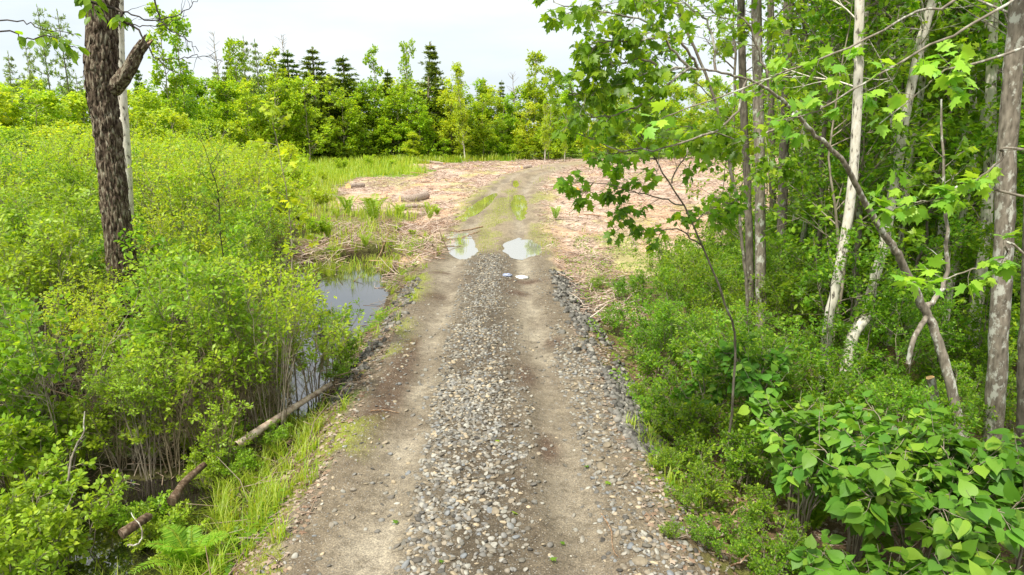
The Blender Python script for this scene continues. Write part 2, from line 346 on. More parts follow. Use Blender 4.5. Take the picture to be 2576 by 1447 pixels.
puddle_px(1160, 612, .50, 2.7, .12); puddle_px(1313, 622, .58, 1.9, 0)
puddle_px(1306, 514, .40, 5.6, 0); puddle_px(1205, 518, .40, 6.5, -.10)
puddle_px(1298, 462, .22, 3.5, 0)
WATER_Z = -.62
BAS = []     # pools of the swamp: centre, half width, half length
for px, py, hw, hl in [(850, 745, .85, 4.0), (885, 790, .6, 2.2), (690, 1005, .75, .9), (300, 1340, .8, 1.0), (930, 660, .9, 1.5), (760, 900, .5, 1.2), (400, 1400, .5, .5)]:
    c = at_z(px, py, WATER_Z); BAS.append((c[0], c[1], hw, hl))
def basin(x, y):
    g = np.zeros(np.shape(x))
    for cx, cy, hw, hl in BAS: g = np.maximum(g, 1 - np.sqrt(((x - cx) / hw) ** 2 + ((y - cy) / hl) ** 2) / 1.5)
    return g
def height(x, y):
    s = road_s(x, y); a = np.abs(s)
    ny = smooth(21, 27, y)                       # 0 near the causeway, 1 in the clearing
    n = fbm(x * .9, y * .9, 3); nf = fbm(x * 5, y * 5, 9, 3)
    left = -.66 + (n - .5) * .42 + .30 * smooth(8, 14, -s) * (.3 + n)
    left = left + .5 * smooth(22, 34, y)
    right = -.42 + (n - .5) * .3
    clear = -.08 + (n - .5) * .18
    wide_l = smooth(1.75, 3.1, -s + (n - .5) * .5); wide_r = smooth(1.8, 2.9, s + (n - .5) * .4)
    lo = np.where(s < 0, left, right * (1 - ny) + clear * ny)
    lclear = smooth(21.0, 24.5, y + (n - .5) * 5 + smooth(2, 9, -s) * -4)
    lo = np.where(s < 0, left * (1 - lclear) + (clear - .12) * lclear, lo)
    bed = 0.0
    rut = -.075 * (np.exp(-((s - 1.02) / .27) ** 2) + np.exp(-((s + 1.02) / .27) ** 2))
    crown = .05 * np.exp(-(s / .55) ** 2) * (1 - .6 * ny)
    ridge = .035 * np.exp(-((s - .62) / .07) ** 2) * (1 - smooth(9, 12, y))
    bed = rut + crown + ridge + (nf - .5) * .03 + .02 * ny * (vnoise(x * 3, y * 1.2, 5) - .5)
    bs = smooth(.12, .42, basin(x, y) + (n - .5) * .35); lo = lo * (1 - bs) + np.minimum(lo, -.85) * bs
    k = np.where(s < 0, wide_l, wide_r); z = bed * (1 - k) + lo * k
    z = z + (nf - .5) * .05 * k
    for cx, cy, hw, hl, r in PUD:
        dx = x - cx; dy = y - cy; u = (dx * cos(r) + dy * sin(r)) / hw; v = (-dx * sin(r) + dy * cos(r)) / hl
        q = np.sqrt(u * u + v * v) + (fbm(x * 3.0, y * 1.6, 21, 4) - .5) * .8
        dep = -.06 * smooth(1.25, .8, q) - .06
        z = np.where(q < 1.3, np.minimum(z, z * (1 - smooth(1.3, 1.05, q)) + dep * smooth(1.3, 1.05, q)), z)
    z = z + smooth(30, 80, np.abs(x)) * .6 * fbm(x * .03, y * .03, 40)
    return z
def H(x, y): return float(height(np.array([float(x)]), np.array([float(y)]))[0])

gx = np.concatenate([-np.geomspace(600, 9, 60), np.arange(-8.9, 7.0, .085), np.geomspace(7.1, 600, 62)])
gy = [-60., -30, -12, -4, 0, 2]
while gy[-1] < 4: gy.append(gy[-1] + .3)
while gy[-1] < 130: gy.append(gy[-1] + max(.06, gy[-1] * .0095))
gy += [150, 190, 260, 400, 700, 1500]; gy = np.array(gy)
X, Y = np.meshgrid(gx, gy); Z = height(X, Y)
nyv, nxv = X.shape
ii, jj = np.meshgrid(np.arange(nyv - 1), np.arange(nxv - 1), indexing='ij')
q = np.stack([ii * nxv + jj, ii * nxv + jj + 1, (ii + 1) * nxv + jj + 1, (ii + 1) * nxv + jj], -1).reshape(-1, 4)
tb = MB(); tb.add(np.stack([X, Y, Z], -1), q)
# surface kinds
def edge_px(pts, z=0):
    return np.array([at_z(px, py, z)[:2] for px, py in pts])
def in_poly(poly, x, y):
    c = np.zeros(x.shape, bool); n = len(poly); j = n - 1
    for i in range(n):
        xi, yi = poly[i]; xj, yj = poly[j]
        c ^= ((yi > y) != (yj > y)) & (x < (xj - xi) * (y - yi) / (yj - yi + 1e-12) + xi); j = i
    return c
CLEAR = edge_px([(1060, 655), (985, 640), (1010, 560), (1075, 528), (900, 524), (845, 505), (850, 470), (870, 460), (900, 442), (1060, 436), (1085, 425), (1010, 412), (1100, 408), (1250, 402), (1450, 396), (1700, 392), (2100, 390), (2350, 396), (2500, 440), (2500, 500), (2150, 620), (1980, 660), (1500, 655), (1400, 690)])
def surf(x, y):
    s = road_s(x, y); n = fbm(x * 1.3, y * 1.3, 51); n2 = fbm(x * .35, y * .35, 77); nf = fbm(x * 7, y * 7, 90, 3)
    jx = x + (fbm(x * .5, y * .5, 31) - .5) * 2.5 * smooth(10, 30, y); jy = y + (fbm(x * .4, y * .4, 61) - .5) * .10 * y
    chip = in_poly(CLEAR, jx, jy).astype(float)
    near = 1 - smooth(22, 26, y)
    road = (1 - smooth(1.85, 2.35, np.abs(s) + (n - .5) * .7))
    farroad = (1 - smooth(1.6, 3.0, np.abs(s) + (n - .5) * 1.5))
    road = road * near + farroad * (1 - near) * (1 - .25 * smooth(50, 90, y))
    rutm = np.exp(-((s - 1.02) / .30) ** 2) + np.exp(-((s + 1.05) / .34) ** 2)
    rutm = np.clip(rutm * (1.5 - 1.0 * nf), 0, 1)
    col = np.zeros(x.shape + (3,))
    litter = np.stack([.10 + .10 * nf, .068 + .06 * nf, .04 + .035 * nf], -1)
    green = np.stack([.10 + .08 * nf, .17 + .09 * nf, .02 + 0 * nf], -1)
    gk = np.where(s < 0, smooth(.35, .6, n), smooth(.5, .75, n) * .6)
    gk = np.maximum(gk, smooth(30, 55, y) * (1 - chip)); gk = np.where((x > -.33 * y) & (s < 0) & (y < 60) & (y > 19), gk * .45, gk)
    col = litter * (1 - gk[..., None]) + green * gk[..., None]
    cc = np.stack([.56 + .2 * nf + .05 * n2, .44 + .19 * nf, .35 + .18 * nf], -1) * (.34 + .68 * n[..., None])
    br = smooth(.48, .68, fbm(x * .6, y * .25, 12))[..., None]
    cc = cc * (1 - .45 * br) + np.array([.55, .33, .17]) * .45 * br
    col = col * (1 - chip[..., None]) + cc * chip[..., None]
    gc = (smooth(.56, .68, fbm(x * .5, y * .22, 640)) * chip * .55)[..., None]; col = col * (1 - gc) + np.array([.30, .33, .08]) * gc
    ck = np.exp(-(s / .8) ** 2); dirt = np.stack([.14 + .05 * nf - .08 * ck, .112 + .045 * nf - .066 * ck, .078 + .035 * nf - .047 * ck], -1)
    sand = np.stack([.25 + .09 * nf, .218 + .08 * nf, .168 + .065 * nf], -1)
    sk = rutm * (.55 + .55 * smooth(.3, .6, n)) * (1 - .45 * smooth(.5, .8, n2))
    lane = np.where(s > 0, .55 + .45 * smooth(8, 13, y), 1.0)
    sk = np.clip(sk * lane * (.6 + .6 * fbm(x * 2.2, y * .7, 177)), 0, 1)
    tan = np.stack([.20 + .07 * nf, .16 + .06 * nf, .11 + .04 * nf], -1)
    basec = dirt * (1 - smooth(21, 24, y))[..., None] + tan * smooth(21, 24, y)[..., None]
    rc = basec * (1 - sk[..., None]) + sand * sk[..., None]
    # brown wet stains
    for px, py, rx, ry in [(985, 975, .26, 1.5), (960, 1040, .2, .3), (1020, 900, .2, .9), (1380, 1120, .14, .4), (1325, 945, .16, .5), (1040, 860, .12, .35), (1095, 742, .3, .35), (1320, 705, .5, .25), (1300, 735, .3, .3), (1110, 685, .3, .15), (1395, 860, .2, .3)]:
        c = at_z(px, py); g = np.exp(-((x - c[0]) / rx) ** 2 - ((y - c[1]) / ry) ** 2) * (.6 + .8 * nf); g = np.clip(g * 1.4, 0, 1)[..., None] * .85
        rc = rc * (1 - g) + np.array([.085, .052, .035]) * g
    dk = (smooth(.5, .66, fbm(x * 1.6, y * .55, 711)) * .45)[..., None]; rc = rc * (1 - dk) + np.array([.10, .075, .052]) * dk
    # moss on verges and between the far wheel tracks
    mk = smooth(.50, .64, fbm(x * 1.1, y * .8, 131)) * np.exp(-((s + 1.95) / .35) ** 2) * .9
    mk = np.maximum(mk, smooth(.44, .62, fbm(x * .9, y * .35, 151)) * smooth(22, 25, y) * (1 - smooth(40, 52, y)) * (1 - np.clip(rutm * 1.8, 0, 1)) * .38)
    mk = mk[..., None] * .8; rc = rc * (1 - mk) + np.array([.24, .27, .035]) * mk
    col = col * (1 - road[..., None]) + rc * road[..., None]
    # wet margins of puddles and the ditch
    for cx, cy, hw, hl, r in PUD:
        u = (x - cx) / (hw * 1.35); v = (y - cy) / (hl * 1.25); g = np.exp(-(u * u + v * v) ** 2)[..., None] * .45
        col = col * (1 - g) + np.array([.13, .10, .06]) * g
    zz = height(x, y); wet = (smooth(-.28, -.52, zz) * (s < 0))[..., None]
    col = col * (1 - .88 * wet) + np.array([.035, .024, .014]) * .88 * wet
    return col, road, chip, np.clip(sk * road, 0, 1)
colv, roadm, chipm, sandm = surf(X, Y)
m, nt, o = new_mat('ground_surface'); L = nt.links.new
at = N(nt, 'ShaderNodeAttribute', attribute_name='tone'); at2 = N(nt, 'ShaderNodeAttribute', attribute_name='kindmask')
sp = N(nt, 'ShaderNodeSeparateColor'); L(at2.outputs['Color'], sp.inputs[0])
tcd = N(nt, 'ShaderNodeTexCoord')
n1 = N(nt, 'ShaderNodeTexNoise', Scale=55.0, Detail=5.0, Roughness=.7); L(tcd.outputs['Object'], n1.inputs['Vector'])
r1 = ramp_node(nt, [(.28, (.35, .34, .33)), (.5, (.95, .95, .95)), (.72, (1.75, 1.7, 1.6))], n1.outputs[0])
n9 = N(nt, 'ShaderNodeTexNoise', Scale=7.0, Detail=7.0, Roughness=.75); L(tcd.outputs['Object'], n9.inputs['Vector'])
r9 = ramp_node(nt, [(.34, (.62, .6, .57)), (.5, (1, 1, 1)), (.66, (1.3, 1.3, 1.28))], n9.outputs[0])
m9 = N(nt, 'ShaderNodeMixRGB', blend_type='MULTIPLY'); m9.inputs[0].default_value = 1; L(at.outputs['Color'], m9.inputs[1]); L(r9.outputs[0], m9.inputs[2])
mm = N(nt, 'ShaderNodeMixRGB', blend_type='MULTIPLY'); mm.inputs[0].default_value = 1; L(m9.outputs[0], mm.inputs[1]); L(r1.outputs[0], mm.inputs[2])
vo = N(nt, 'ShaderNodeTexVoronoi', Scale=42.0); L(tcd.outputs['Object'], vo.inputs['Vector'])
pc = ramp_node(nt, [(0, (.10, .095, .09)), (.3, (.28, .26, .23)), (.6, (.42, .38, .32)), (.8, (.2, .21, .22)), (1, (.55, .48, .38))], None or vo.outputs['Color'])
pd = ramp_node(nt, [(.22, (1, 1, 1)), (.36, (0, 0, 0))], vo.outputs['Distance'])
ran = N(nt, 'ShaderNodeSeparateColor'); L(vo.outputs['Color'], ran.inputs[0])
L(ran.outputs[0], pc.inputs[0])
gt = N(nt, 'ShaderNodeMath', operation='GREATER_THAN'); L(ran.outputs[1], gt.inputs[0]); gt.inputs[1].default_value = .55
m1 = N(nt, 'ShaderNodeMath', operation='MULTIPLY'); L(pd.outputs[0], m1.inputs[0]); L(gt.outputs[0], m1.inputs[1])
m2 = N(nt, 'ShaderNodeMath', operation='MULTIPLY'); L(m1.outputs[0], m2.inputs[0]); L(sp.outputs[0], m2.inputs[1])
mp1 = N(nt, 'ShaderNodeMixRGB'); L(m2.outputs[0], mp1.inputs[0]); L(mm.outputs[0], mp1.inputs[1]); L(pc.outputs[0], mp1.inputs[2])
# fibres of the shredded wood
mp3 = N(nt, 'ShaderNodeMapping'); mp3.inputs['Scale'].default_value = (5, 16, 5); mp3.inputs['Rotation'].default_value = (0, 0, .3); L(tcd.outputs['Object'], mp3.inputs[0])
n3 = N(nt, 'ShaderNodeTexNoise', Scale=2.0, Detail=6.0, Roughness=.75, Distortion=1.2); L(mp3.outputs[0], n3.inputs['Vector'])
r3 = ramp_node(nt, [(.34, (.32, .24, .2)), (.46, (.85, .8, .75)), (.6, (1.25, 1.25, 1.25))], n3.outputs[0])
mm3 = N(nt, 'ShaderNodeMixRGB', blend_type='MULTIPLY'); L(sp.outputs[1], mm3.inputs[0]); L(mp1.outputs[0], mm3.inputs[1]); L(r3.outputs[0], mm3.inputs[2])
p = N(nt, 'ShaderNodeBsdfPrincipled', Roughness=.88); p.inputs['Specular IOR Level'].default_value = .2; L(mm3.outputs[0], p.inputs['Base Color'])
sm = N(nt, 'ShaderNodeMath', operation='ADD'); L(n1.outputs[0], sm.inputs[0]); L(m2.outputs[0], sm.inputs[1])
sm0 = N(nt, 'ShaderNodeMath', operation='MULTIPLY_ADD'); L(n9.outputs[0], sm0.inputs[0]); sm0.inputs[1].default_value = 3.0; L(sm.outputs[0], sm0.inputs[2]); sm = sm0
sm2 = N(nt, 'ShaderNodeMath', operation='MULTIPLY_ADD'); L(n3.outputs[0], sm2.inputs[0]); L(sp.outputs[1], sm2.inputs[1]); L(sm.outputs[0], sm2.inputs[2])
b = N(nt, 'ShaderNodeBump', Strength=.7, Distance=.012); L(sm2.outputs[0], b.inputs['Height']); L(b.outputs[0], p.inputs['Normal']); L(p.outputs[0], o.inputs[0])
ground = tb.obj('ground', m, smooth_=True); tag(ground, kind='structure')
me = ground.data
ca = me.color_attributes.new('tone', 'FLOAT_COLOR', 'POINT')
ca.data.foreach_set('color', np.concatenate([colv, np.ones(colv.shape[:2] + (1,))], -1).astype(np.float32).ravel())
cb = me.color_attributes.new('kindmask', 'FLOAT_COLOR', 'POINT')
km = np.stack([np.clip(roadm * (1 - .85 * sandm), 0, 1) * (1 - .6 * smooth(22, 30, Y)), chipm * (1 - roadm), sandm, np.ones_like(roadm)], -1)
cb.data.foreach_set('color', km.astype(np.float32).ravel())

def sheet(name, x0, x1, y0, y1, z, mat, hole=None):
    mb = MB(); mb.add([(x0, y0, z), (x1, y0, z), (x1, y1, z), (x0, y1, z)], [(0, 1, 2, 3)])
    return tag(mb.obj(name, mat), kind='structure')
sheet('ditch_water', -26, ROAD[0][0] - 1.0, 1.0, 24.5, WATER_Z, M['water'])
for cx, cy, hw, hl, r in PUD:
    mb = MB(); a = np.linspace(0, 2 * pi, 40, endpoint=False)
    u = 1.22 * hw * np.cos(a); v = 1.22 * hl * np.sin(a)
    V = np.stack([cx + u * cos(r) - v * sin(r), cy + u * sin(r) + v * cos(r), np.full(40, -.068)], -1)
    V = np.concatenate([[[cx, cy, -.068]], V]); mb.add(V, [(0, i + 1, (i + 1) % 40 + 1) for i in range(40)])
    tag(mb.obj('puddle', M['puddle'] if cy < 30 else M['puddle_far']), kind='structure')

# ------------------------------------------------------------------ stones
def ico():
    t = (1 + 5 ** .5) / 2
    v = nrm(np.array([(-1, t, 0), (1, t, 0), (-1, -t, 0), (1, -t, 0), (0, -1, t), (0, 1, t), (0, -1, -t), (0, 1, -t), (t, 0, -1), (t, 0, 1), (-t, 0, -1), (-t, 0, 1)], float))
    f = [(0, 11, 5), (0, 5, 1), (0, 1, 7), (0, 7, 10), (0, 10, 11), (1, 5, 9), (5, 11, 4), (11, 10, 2), (10, 7, 6), (7, 1, 8), (3, 9, 4), (3, 4, 2), (3, 2, 6), (3, 6, 8), (3, 8, 9), (4, 9, 5), (2, 4, 11), (6, 2, 10), (8, 6, 7), (9, 8, 1)]
    return v, np.array(f)
def subdiv(v, f):
    v = list(map(tuple, v)); cache = {}; nf = []
    def mid(a, b):
        k = (min(a, b), max(a, b))
        if k not in cache:
            mpt = nrm(np.array([(np.array(v[a]) + np.array(v[b])) / 2]))[0]; v.append(tuple(mpt)); cache[k] = len(v) - 1
        return cache[k]
    for a, b, c in f:
        x, y, z = mid(a, b), mid(b, c), mid(c, a); nf += [(a, x, z), (b, y, x), (c, z, y), (x, y, z)]
    return np.array(v), np.array(nf)
I0 = ico(); I1 = subdiv(*I0)
def stones(mb, pos, size, base=I1, flat=.5, rough=.18):
    bv, bf = base; n = len(pos)
    sx = size * rng.uniform(.75, 1.25, n); sy = size * rng.uniform(.55, .95, n); sz = size * flat * rng.uniform(.6, 1.2, n)
    a = rng.uniform(0, 2 * pi, n)
    V = bv[None] * (1 + rng.normal(0, rough, (n, len(bv), 1)) * .5)
    V = V * np.stack([sx, sy, sz], -1)[:, None, :]
    tl = rng.normal(0, .25, (n, 2)); V[..., 2] += V[..., 0] * tl[:, :1] + V[..., 1] * tl[:, 1:]
    x = V[..., 0] * np.cos(a)[:, None] - V[..., 1] * np.sin(a)[:, None]; y = V[..., 0] * np.sin(a)[:, None] + V[..., 1] * np.cos(a)[:, None]
    V = np.stack([x, y, V[..., 2]], -1) + pos[:, None, :]
    mb.add(V, (bf[None] + (np.arange(n) * len(bv))[:, None, None]).reshape(-1, 3))
def road_xy(s, y):
    i = np.clip(np.searchsorted(ROAD[:, 1], y) - 1, 0, len(ROAD) - 2); a = ROAD[i]; b = ROAD[i + 1]
    return a[..., 0] + (b[..., 0] - a[..., 0]) * (y - a[..., 1]) / (b[..., 1] - a[..., 1]) + s
mb = MB()
def gravel_pts(n, mu, sg, y0, y1, pw=1.0):
    y = y0 + (y1 - y0) * rng.uniform(0, 1, n) ** pw; s = rng.normal(mu, sg, n) if sg > 0 else rng.uniform(mu, -sg, n)
    x = road_xy(s, y); return s, x, y
for n, mu, sg, y0, y1, sa, sb in [(2900, -.38, .44, 4.8, 11, .015, .042), (3600, -.12, .42, 8, 22.2, .014, .036), (1300, -.36, .5, 4.8, 14, .026, .05), (2600, 0, 1.1, 4.8, 22, .006, .014), (900, 1.7, .35, 4.8, 14, .02, .045), (1900, 1.6, .36, 4.8, 13, .012, .045), (700, 1.45, .4, 4.8, 20, .012, .03), (700, -.9, .4, 4.8, 16, .012, .034), (550, -1.9, .3, 4.8, 16, .01, .03), (1700, -.05, .28, 13, 22.3, .018, .034), (500, 1.5, .5, 5, 22, .01, .022)]:
    s, x, y = gravel_pts(n, mu, sg, y0, y1); s = s + (fbm(y * 1.1, y * 0 + 3, 720) - .5) * .35; x = road_xy(s, y)
    ok = (fbm(x * 2.5, y * 2.0, 200) > .36) | (rng.uniform(0, 1, n) < .3)
    ok &= ~((np.abs(s - 1.02) < .26) & (rng.uniform(0, 1, n) < .70)) & ~((np.abs(s + 1.05) < .28) & (rng.uniform(0, 1, n) < .80))
    s, x, y = s[ok], x[ok], y[ok]; sz = rng.uniform(sa, sb, len(x)); z = height(x, y)
    p_ = np.stack([x, y, z + sz * rng.uniform(-.25, .3, len(sz))], -1); far = y > 11
    stones(mb, p_[~far], sz[~far]); stones(mb, p_[far], sz[far] * 1.15, base=I0, rough=.1)
tag(mb.obj('gravel', M['stone'], smooth_=True), 'grey and tan river gravel heaped along the middle and verge of the track', 'gravel', kind='stuff')
mb = MB()
def band(px0, px1, n, sa, sb):    # dark crushed rock along the shoulders; control lines in photo pixels
    p = rng.uniform(0, 1, n); t = rng.uniform(0, 1, n)
    out = []
    for a, b_ in zip(p, t):
        k = a * (len(px0) - 1); i = min(int(k), len(px0) - 2); u = k - i
        A = np.array(px0[i]) * (1 - u) + np.array(px0[i + 1]) * u; B = np.array(px1[i]) * (1 - u) + np.array(px1[i + 1]) * u
        q_ = A * (1 - b_) + B * b_; w_ = at_z(q_[0], q_[1], -.1); out.append(w_)
    out = np.array(out); out[:, 0] += rng.normal(0, .09, n); out = out[fbm(out[:, 0] * 1.8, out[:, 1] * 1.1, 730) > .35]; n = len(out); out[:, 2] = height(out[:, 0], out[:, 1]) + .01
    stones(mb, out, rng.uniform(sa, sb, n), base=I1, flat=.75, rough=.35)
band([(1390, 690), (1405, 760), (1480, 880), (1535, 980), (1575, 1080), (1615, 1150)], [(1440, 690), (1490, 760), (1545, 880), (1600, 980), (1640, 1080), (1660, 1150)], 2300, .03, .08)
band([(1010, 715), (975, 770), (940, 830), (890, 900), (830, 1000)], [(1055, 705), (1045, 760), (985, 820), (930, 890), (870, 990)], 600, .025, .07)
tag(mb.obj('crushed_rock', M['dark_stone']), 'dark angular rocks spilled down both shoulders of the track', 'rocks', kind='stuff')
STONES = [(1610, 1415, .085, 'pale square stone sunk in the lower right of the track'), (1512, 1175, .07, 'large light grey stone on the right verge of the track'), (1527, 1122, .065, 'flat grey stone on the right verge, above the largest pair'),
          (1062, 1152, .055, 'blue-grey angular stone in the central gravel, left side'), (1245, 1298, .06, 'broad pale stone in the central gravel near the bottom'), (1508, 1158, .045, 'brown stone just behind the large light grey verge stone')]
for px, py, sz, lb in STONES:
    mb = MB(); c = at_z(px, py, 0); c[2] = H(c[0], c[1]) + .01; stones(mb, np.array([c]), np.array([sz]), base=subdiv(*I1), flat=.45, rough=.08)
    tag(mb.obj('stone', M['stone'], origin=c, smooth_=True), lb, 'stone')

# ------------------------------------------------------------------ shredded wood on the clearing
def sticks(mb, x, y, L, wd, zoff=.02, tiltv=.12, sides=3, rot=None, bend=.06):
    n = len(x); a = rng.uniform(0, pi, n) if rot is None else rot; el = rng.normal(0, tiltv, n)
    d = np.stack([np.cos(a) * np.cos(el), np.sin(a) * np.cos(el), np.sin(el)], -1)
    c = np.stack([x, y, height(x, y) + zoff + np.abs(np.sin(el)) * L * .45], -1)
    Pm = c + rng.normal(0, 1, (n, 3)) * (bend * L)[:, None] * np.array([1, 1, .3])
    P = np.stack([c - d * L[:, None] / 2, Pm, c + d * L[:, None] / 2], 1); R = np.stack([wd, wd * .9, wd * .5], 1)
    tubes(mb, P, R, sides)
mb = MB()
bx = rng.uniform(-22, 75, 120000); by = 20 + 82 * rng.uniform(0, 1, 120000) ** 1.7
ok = in_poly(CLEAR, bx + rng.normal(0, .6, bx.size), by + rng.normal(0, .8, bx.size)) & (np.abs(road_s(bx, by)) > 1.7 + rng.uniform(0, .8, bx.size))
sx_, sy_, _ = screen(bx, by, 0 * bx); ok &= (sx_ > -150) & (sx_ < 2750); bx, by = bx[ok], by[ok]
print('chips', len(bx))
pk = fbm(bx * .7, by * .35, 660) > .40; bx, by = bx[pk][:42000], by[pk][:42000]
Ls = rng.uniform(.05, .32, len(bx)) ** 1.0 * (.7 + by * .018); Ls[::40] *= 3.5
sticks(mb, bx, by, Ls, rng.uniform(.004, .015, len(bx)) * (.7 + by * .02), tiltv=.22, rot=rng.normal(.1, 1.0, len(bx)))
n = 420; bx = rng.uniform(-14, 40, n); by = 22 + 60 * rng.uniform(0, 1, n) ** 1.4; ok = in_poly(CLEAR, bx, by) & (np.abs(road_s(bx, by)) > 3); bx, by = bx[ok], by[ok]; sticks(mb, bx, by, rng.uniform(.7, 2.6, len(bx)), rng.uniform(.012, .035, len(bx)), tiltv=.08, sides=5, bend=.05, rot=rng.normal(0, .9, len(bx)))
# slash in the wet hollow left of the track
bx = rng.uniform(-10.5, -2.3, 3600); by = rng.uniform(19.5, 31, 3600); ok = (fbm(bx * .6, by * .6, 301) > .45) & (basin(bx, by) < .25); bx, by = bx[ok], by[ok]
sticks(mb, bx, by, rng.uniform(.15, 1.0, len(bx)), rng.uniform(.006, .018, len(bx)), zoff=.04, tiltv=.3, bend=.1)
bx = road_xy(rng.uniform(2.1, 4.0, 1200), 0 * 1.0 + (yy := rng.uniform(15, 24, 1200))); sticks(mb, bx, yy, rng.uniform(.1, .7, 1200), rng.uniform(.005, .014, 1200), tiltv=.2)
tag(mb.obj('wood_debris', M['chips']), 'pale shredded bark, chips and broken sticks strewn over the logged clearing', 'wood debris', kind='stuff')
mb = MB(); bx = []; by = []
for i in range(5200):
    s = rng.uniform(1.75, 4.2) if rng.uniform() < .6 else rng.uniform(-2.9, -1.8); y = rng.uniform(4.6, 14); bx.append(road_xy(np.array(s), np.array(y))); by.append(y)
bx, by = np.array(bx), np.array(by)
sticks(mb, bx[:500], by[:500], rng.uniform(.05, .35, 500), rng.uniform(.003, .008, 500))
z = height(bx, by) + .015; put_leaves(mb, 'maple_lo', np.stack([bx, by, z], -1), np.concatenate([rng.normal(0, 1, (5200, 2)), rng.normal(0, .15, (5200, 1))], 1), np.array([0, 0, 1.]) + rng.normal(0, .3, (5200, 3)), rng.uniform(.03, .08, 5200))
n = 3200; bx = rng.uniform(-11, -2.6, n); by = rng.uniform(5, 21, n); ok = height(bx, by) > WATER_Z - .05; bx, by = bx[ok], by[ok]; sticks(mb, bx, by, rng.uniform(.1, .9, len(bx)), rng.uniform(.003, .010, len(bx)), tiltv=.3, bend=.12, zoff=.03)
n = 7000; bx = rng.uniform(-11, -2.6, n); by = rng.uniform(5, 21, n); z = height(bx, by) + .015; ok = z > WATER_Z; bx, by, z = bx[ok], by[ok], z[ok]; n = len(bx)
put_leaves(mb, 'ovate', np.stack([bx, by, z], -1), rng.normal(0, 1, (n, 3)) * [1, 1, .15], np.array([0, 0, 1.]) + rng.normal(0, .3, (n, 3)), rng.uniform(.03, .08, n))
tag(mb.obj('leaf_litter', M['dead_leaf']), 'dry brown leaves and twiglets on the verges of the track', 'leaf litter', kind='stuff')
# ------------------------------------------------------------------ logs, poles, loose sticks
def log(name, label, cat, P, r0, r1, bark='log_bark', cut='cut_wood', sides=16, group=None, wob=.0, ends=(True, True)):
    P = refine(P, 14, wob); base = P[0].copy(); t = thing(name, label, cat, base, group=group)
    R = np.linspace(r0, r1, 14) * (1 + rng.normal(0, .035, 14)); mb = MB(); tubes(mb, P, R, sides)
    v = mb.v[0]; v += rng.normal(0, r0 * .035, v.shape); mb.obj('bark', M[bark], t, base, True)
    for e, (i, j) in zip(ends, ((0, 1), (-1, -2))):
        if not e: continue
        mb2 = MB(); T = nrm((P[i] - P[j])[None])[0]; rim = v[:sides] if i == 0 else v[-sides:]
        c = rim.mean(0) + T * .004; vv = np.concatenate([[c + T * r0 * .05], rim + T * .003]); mb2.add(vv, [(0, k + 1, (k + 1) % sides + 1) for k in range(sides)])
        mb2.obj('cut_end', M[cut], t, base)
    return t
def gp(px, py, up=0.0, z=-.08):
    c = at_z(px, py, z); c[2] = H(c[0], c[1]) + up; return c
log('log', 'thick curved log with a pale cut end lying left of the track', 'log', [gp(1006, 503, .12), gp(1025, 502, .12), gp(1045, 500, .16), gp(1071, 494, .22)], .24, .27)
log('log', 'short log with an orange sawn face on the chips right of the track', 'log', [gp(1452, 485, .16), gp(1476, 483, .16)], .21, .21, cut='cut_orange')
log('log', 'light grey log at the left edge of the clearing beside tall grass', 'log', [gp(876, 471, .16), gp(913, 467, .16)], .25, .2)
log('log', 'small far log beside the bend of the track', 'log', [gp(1313, 423.5, .15), gp(1336, 422.5, .15)], .2, .2)
log('log', 'pale log half hidden in ferns at the left rim of the clearing', 'log', [gp(808, 500, .15), gp(842, 497, .15)], .22, .18)
log('fallen_trunk', 'long thin pale trunk lying far off before the treeline', 'fallen trunk', [gp(1028, 406, .3), gp(1075, 409, .25), gp(1117, 412.5, .15)], .22, .14)
log('fallen_trunk', 'bleached fallen stem across the slash below the curved log', 'fallen trunk', [gp(1000, 527, .2), gp(1050, 520, .15), gp(1095, 518, .1)], .12, .07)
# leaning pole over the ditch
A = at_z(832, 967, .12); A = at_y(832, 967, 11.2); Bp = at_y(592, 1122, 8.7)
log('broken_pole', 'peeled brown pole with a broken tip leaning over the ditch onto the bank', 'pole', [Bp, (A + Bp) / 2 + np.array([0, 0, .01]), A], .058, .042, bark='pole_wood', cut='cut_wood', sides=12, ends=(False, True))
log('rotten_log', 'decayed reddish log among the shrub stems beside the ditch', 'log', [at_y(432, 1262, 7.35), at_y(455, 1225, 7.6), at_y(480, 1198, 7.8), at_y(515, 1168, 8.0)], .055, .04, bark='wet_wood', cut='wet_wood', sides=10)
log('rotten_log', 'dark stub of rotten wood sticking out of the black ditch water', 'log', [at_y(305, 1345, 6.55), at_y(345, 1318, 6.7), at_y(372, 1300, 6.9)], .06, .045, bark='wet_wood', cut='wet_wood', sides=10)
def stick(label, pts, r, mat='dead_wood', forks=0):
    P = refine(pts, 14, r * .35); b0 = P[0].copy(); mb = MB(); tubes(mb, P, np.linspace(r, r * .45, 14), 6)
    if forks:
        c, _, _ = grow(P[None], forks, .25, .85, np.linalg.norm(P[-1] - P[0]) * .25, .6, 0, .15, 5); tubes(mb, c, np.tile(np.linspace(r * .5, r * .2, 5), (len(c), 1)), 4)
    return tag(mb.obj('stick', M[mat], origin=b0, smooth_=True), label, 'stick')
stick('thin crooked stick lying on the lower right of the track', [gp(1512, 1290, .02, 0), gp(1535, 1330, .025, 0), gp(1542, 1380, .02, 0), gp(1556, 1405, .02, 0)], .008)
stick('curved twig at the right edge of the track, above the crooked stick', [gp(1565, 1203, .02, 0), gp(1600, 1180, .03, 0), gp(1640, 1172, .02, 0)], .007, 'twig')
stick('bleached twig across the brown stain on the left of the track', [gp(932, 1037, .02, 0), gp(965, 1033, .025, 0), gp(1003, 1034, .02, 0)], .010)
stick('short twig on the right wheel track near a green leaf', [gp(1486, 1160, .02, 0), gp(1500, 1185, .02, 0), gp(1496, 1215, .02, 0)], .006, 'twig')
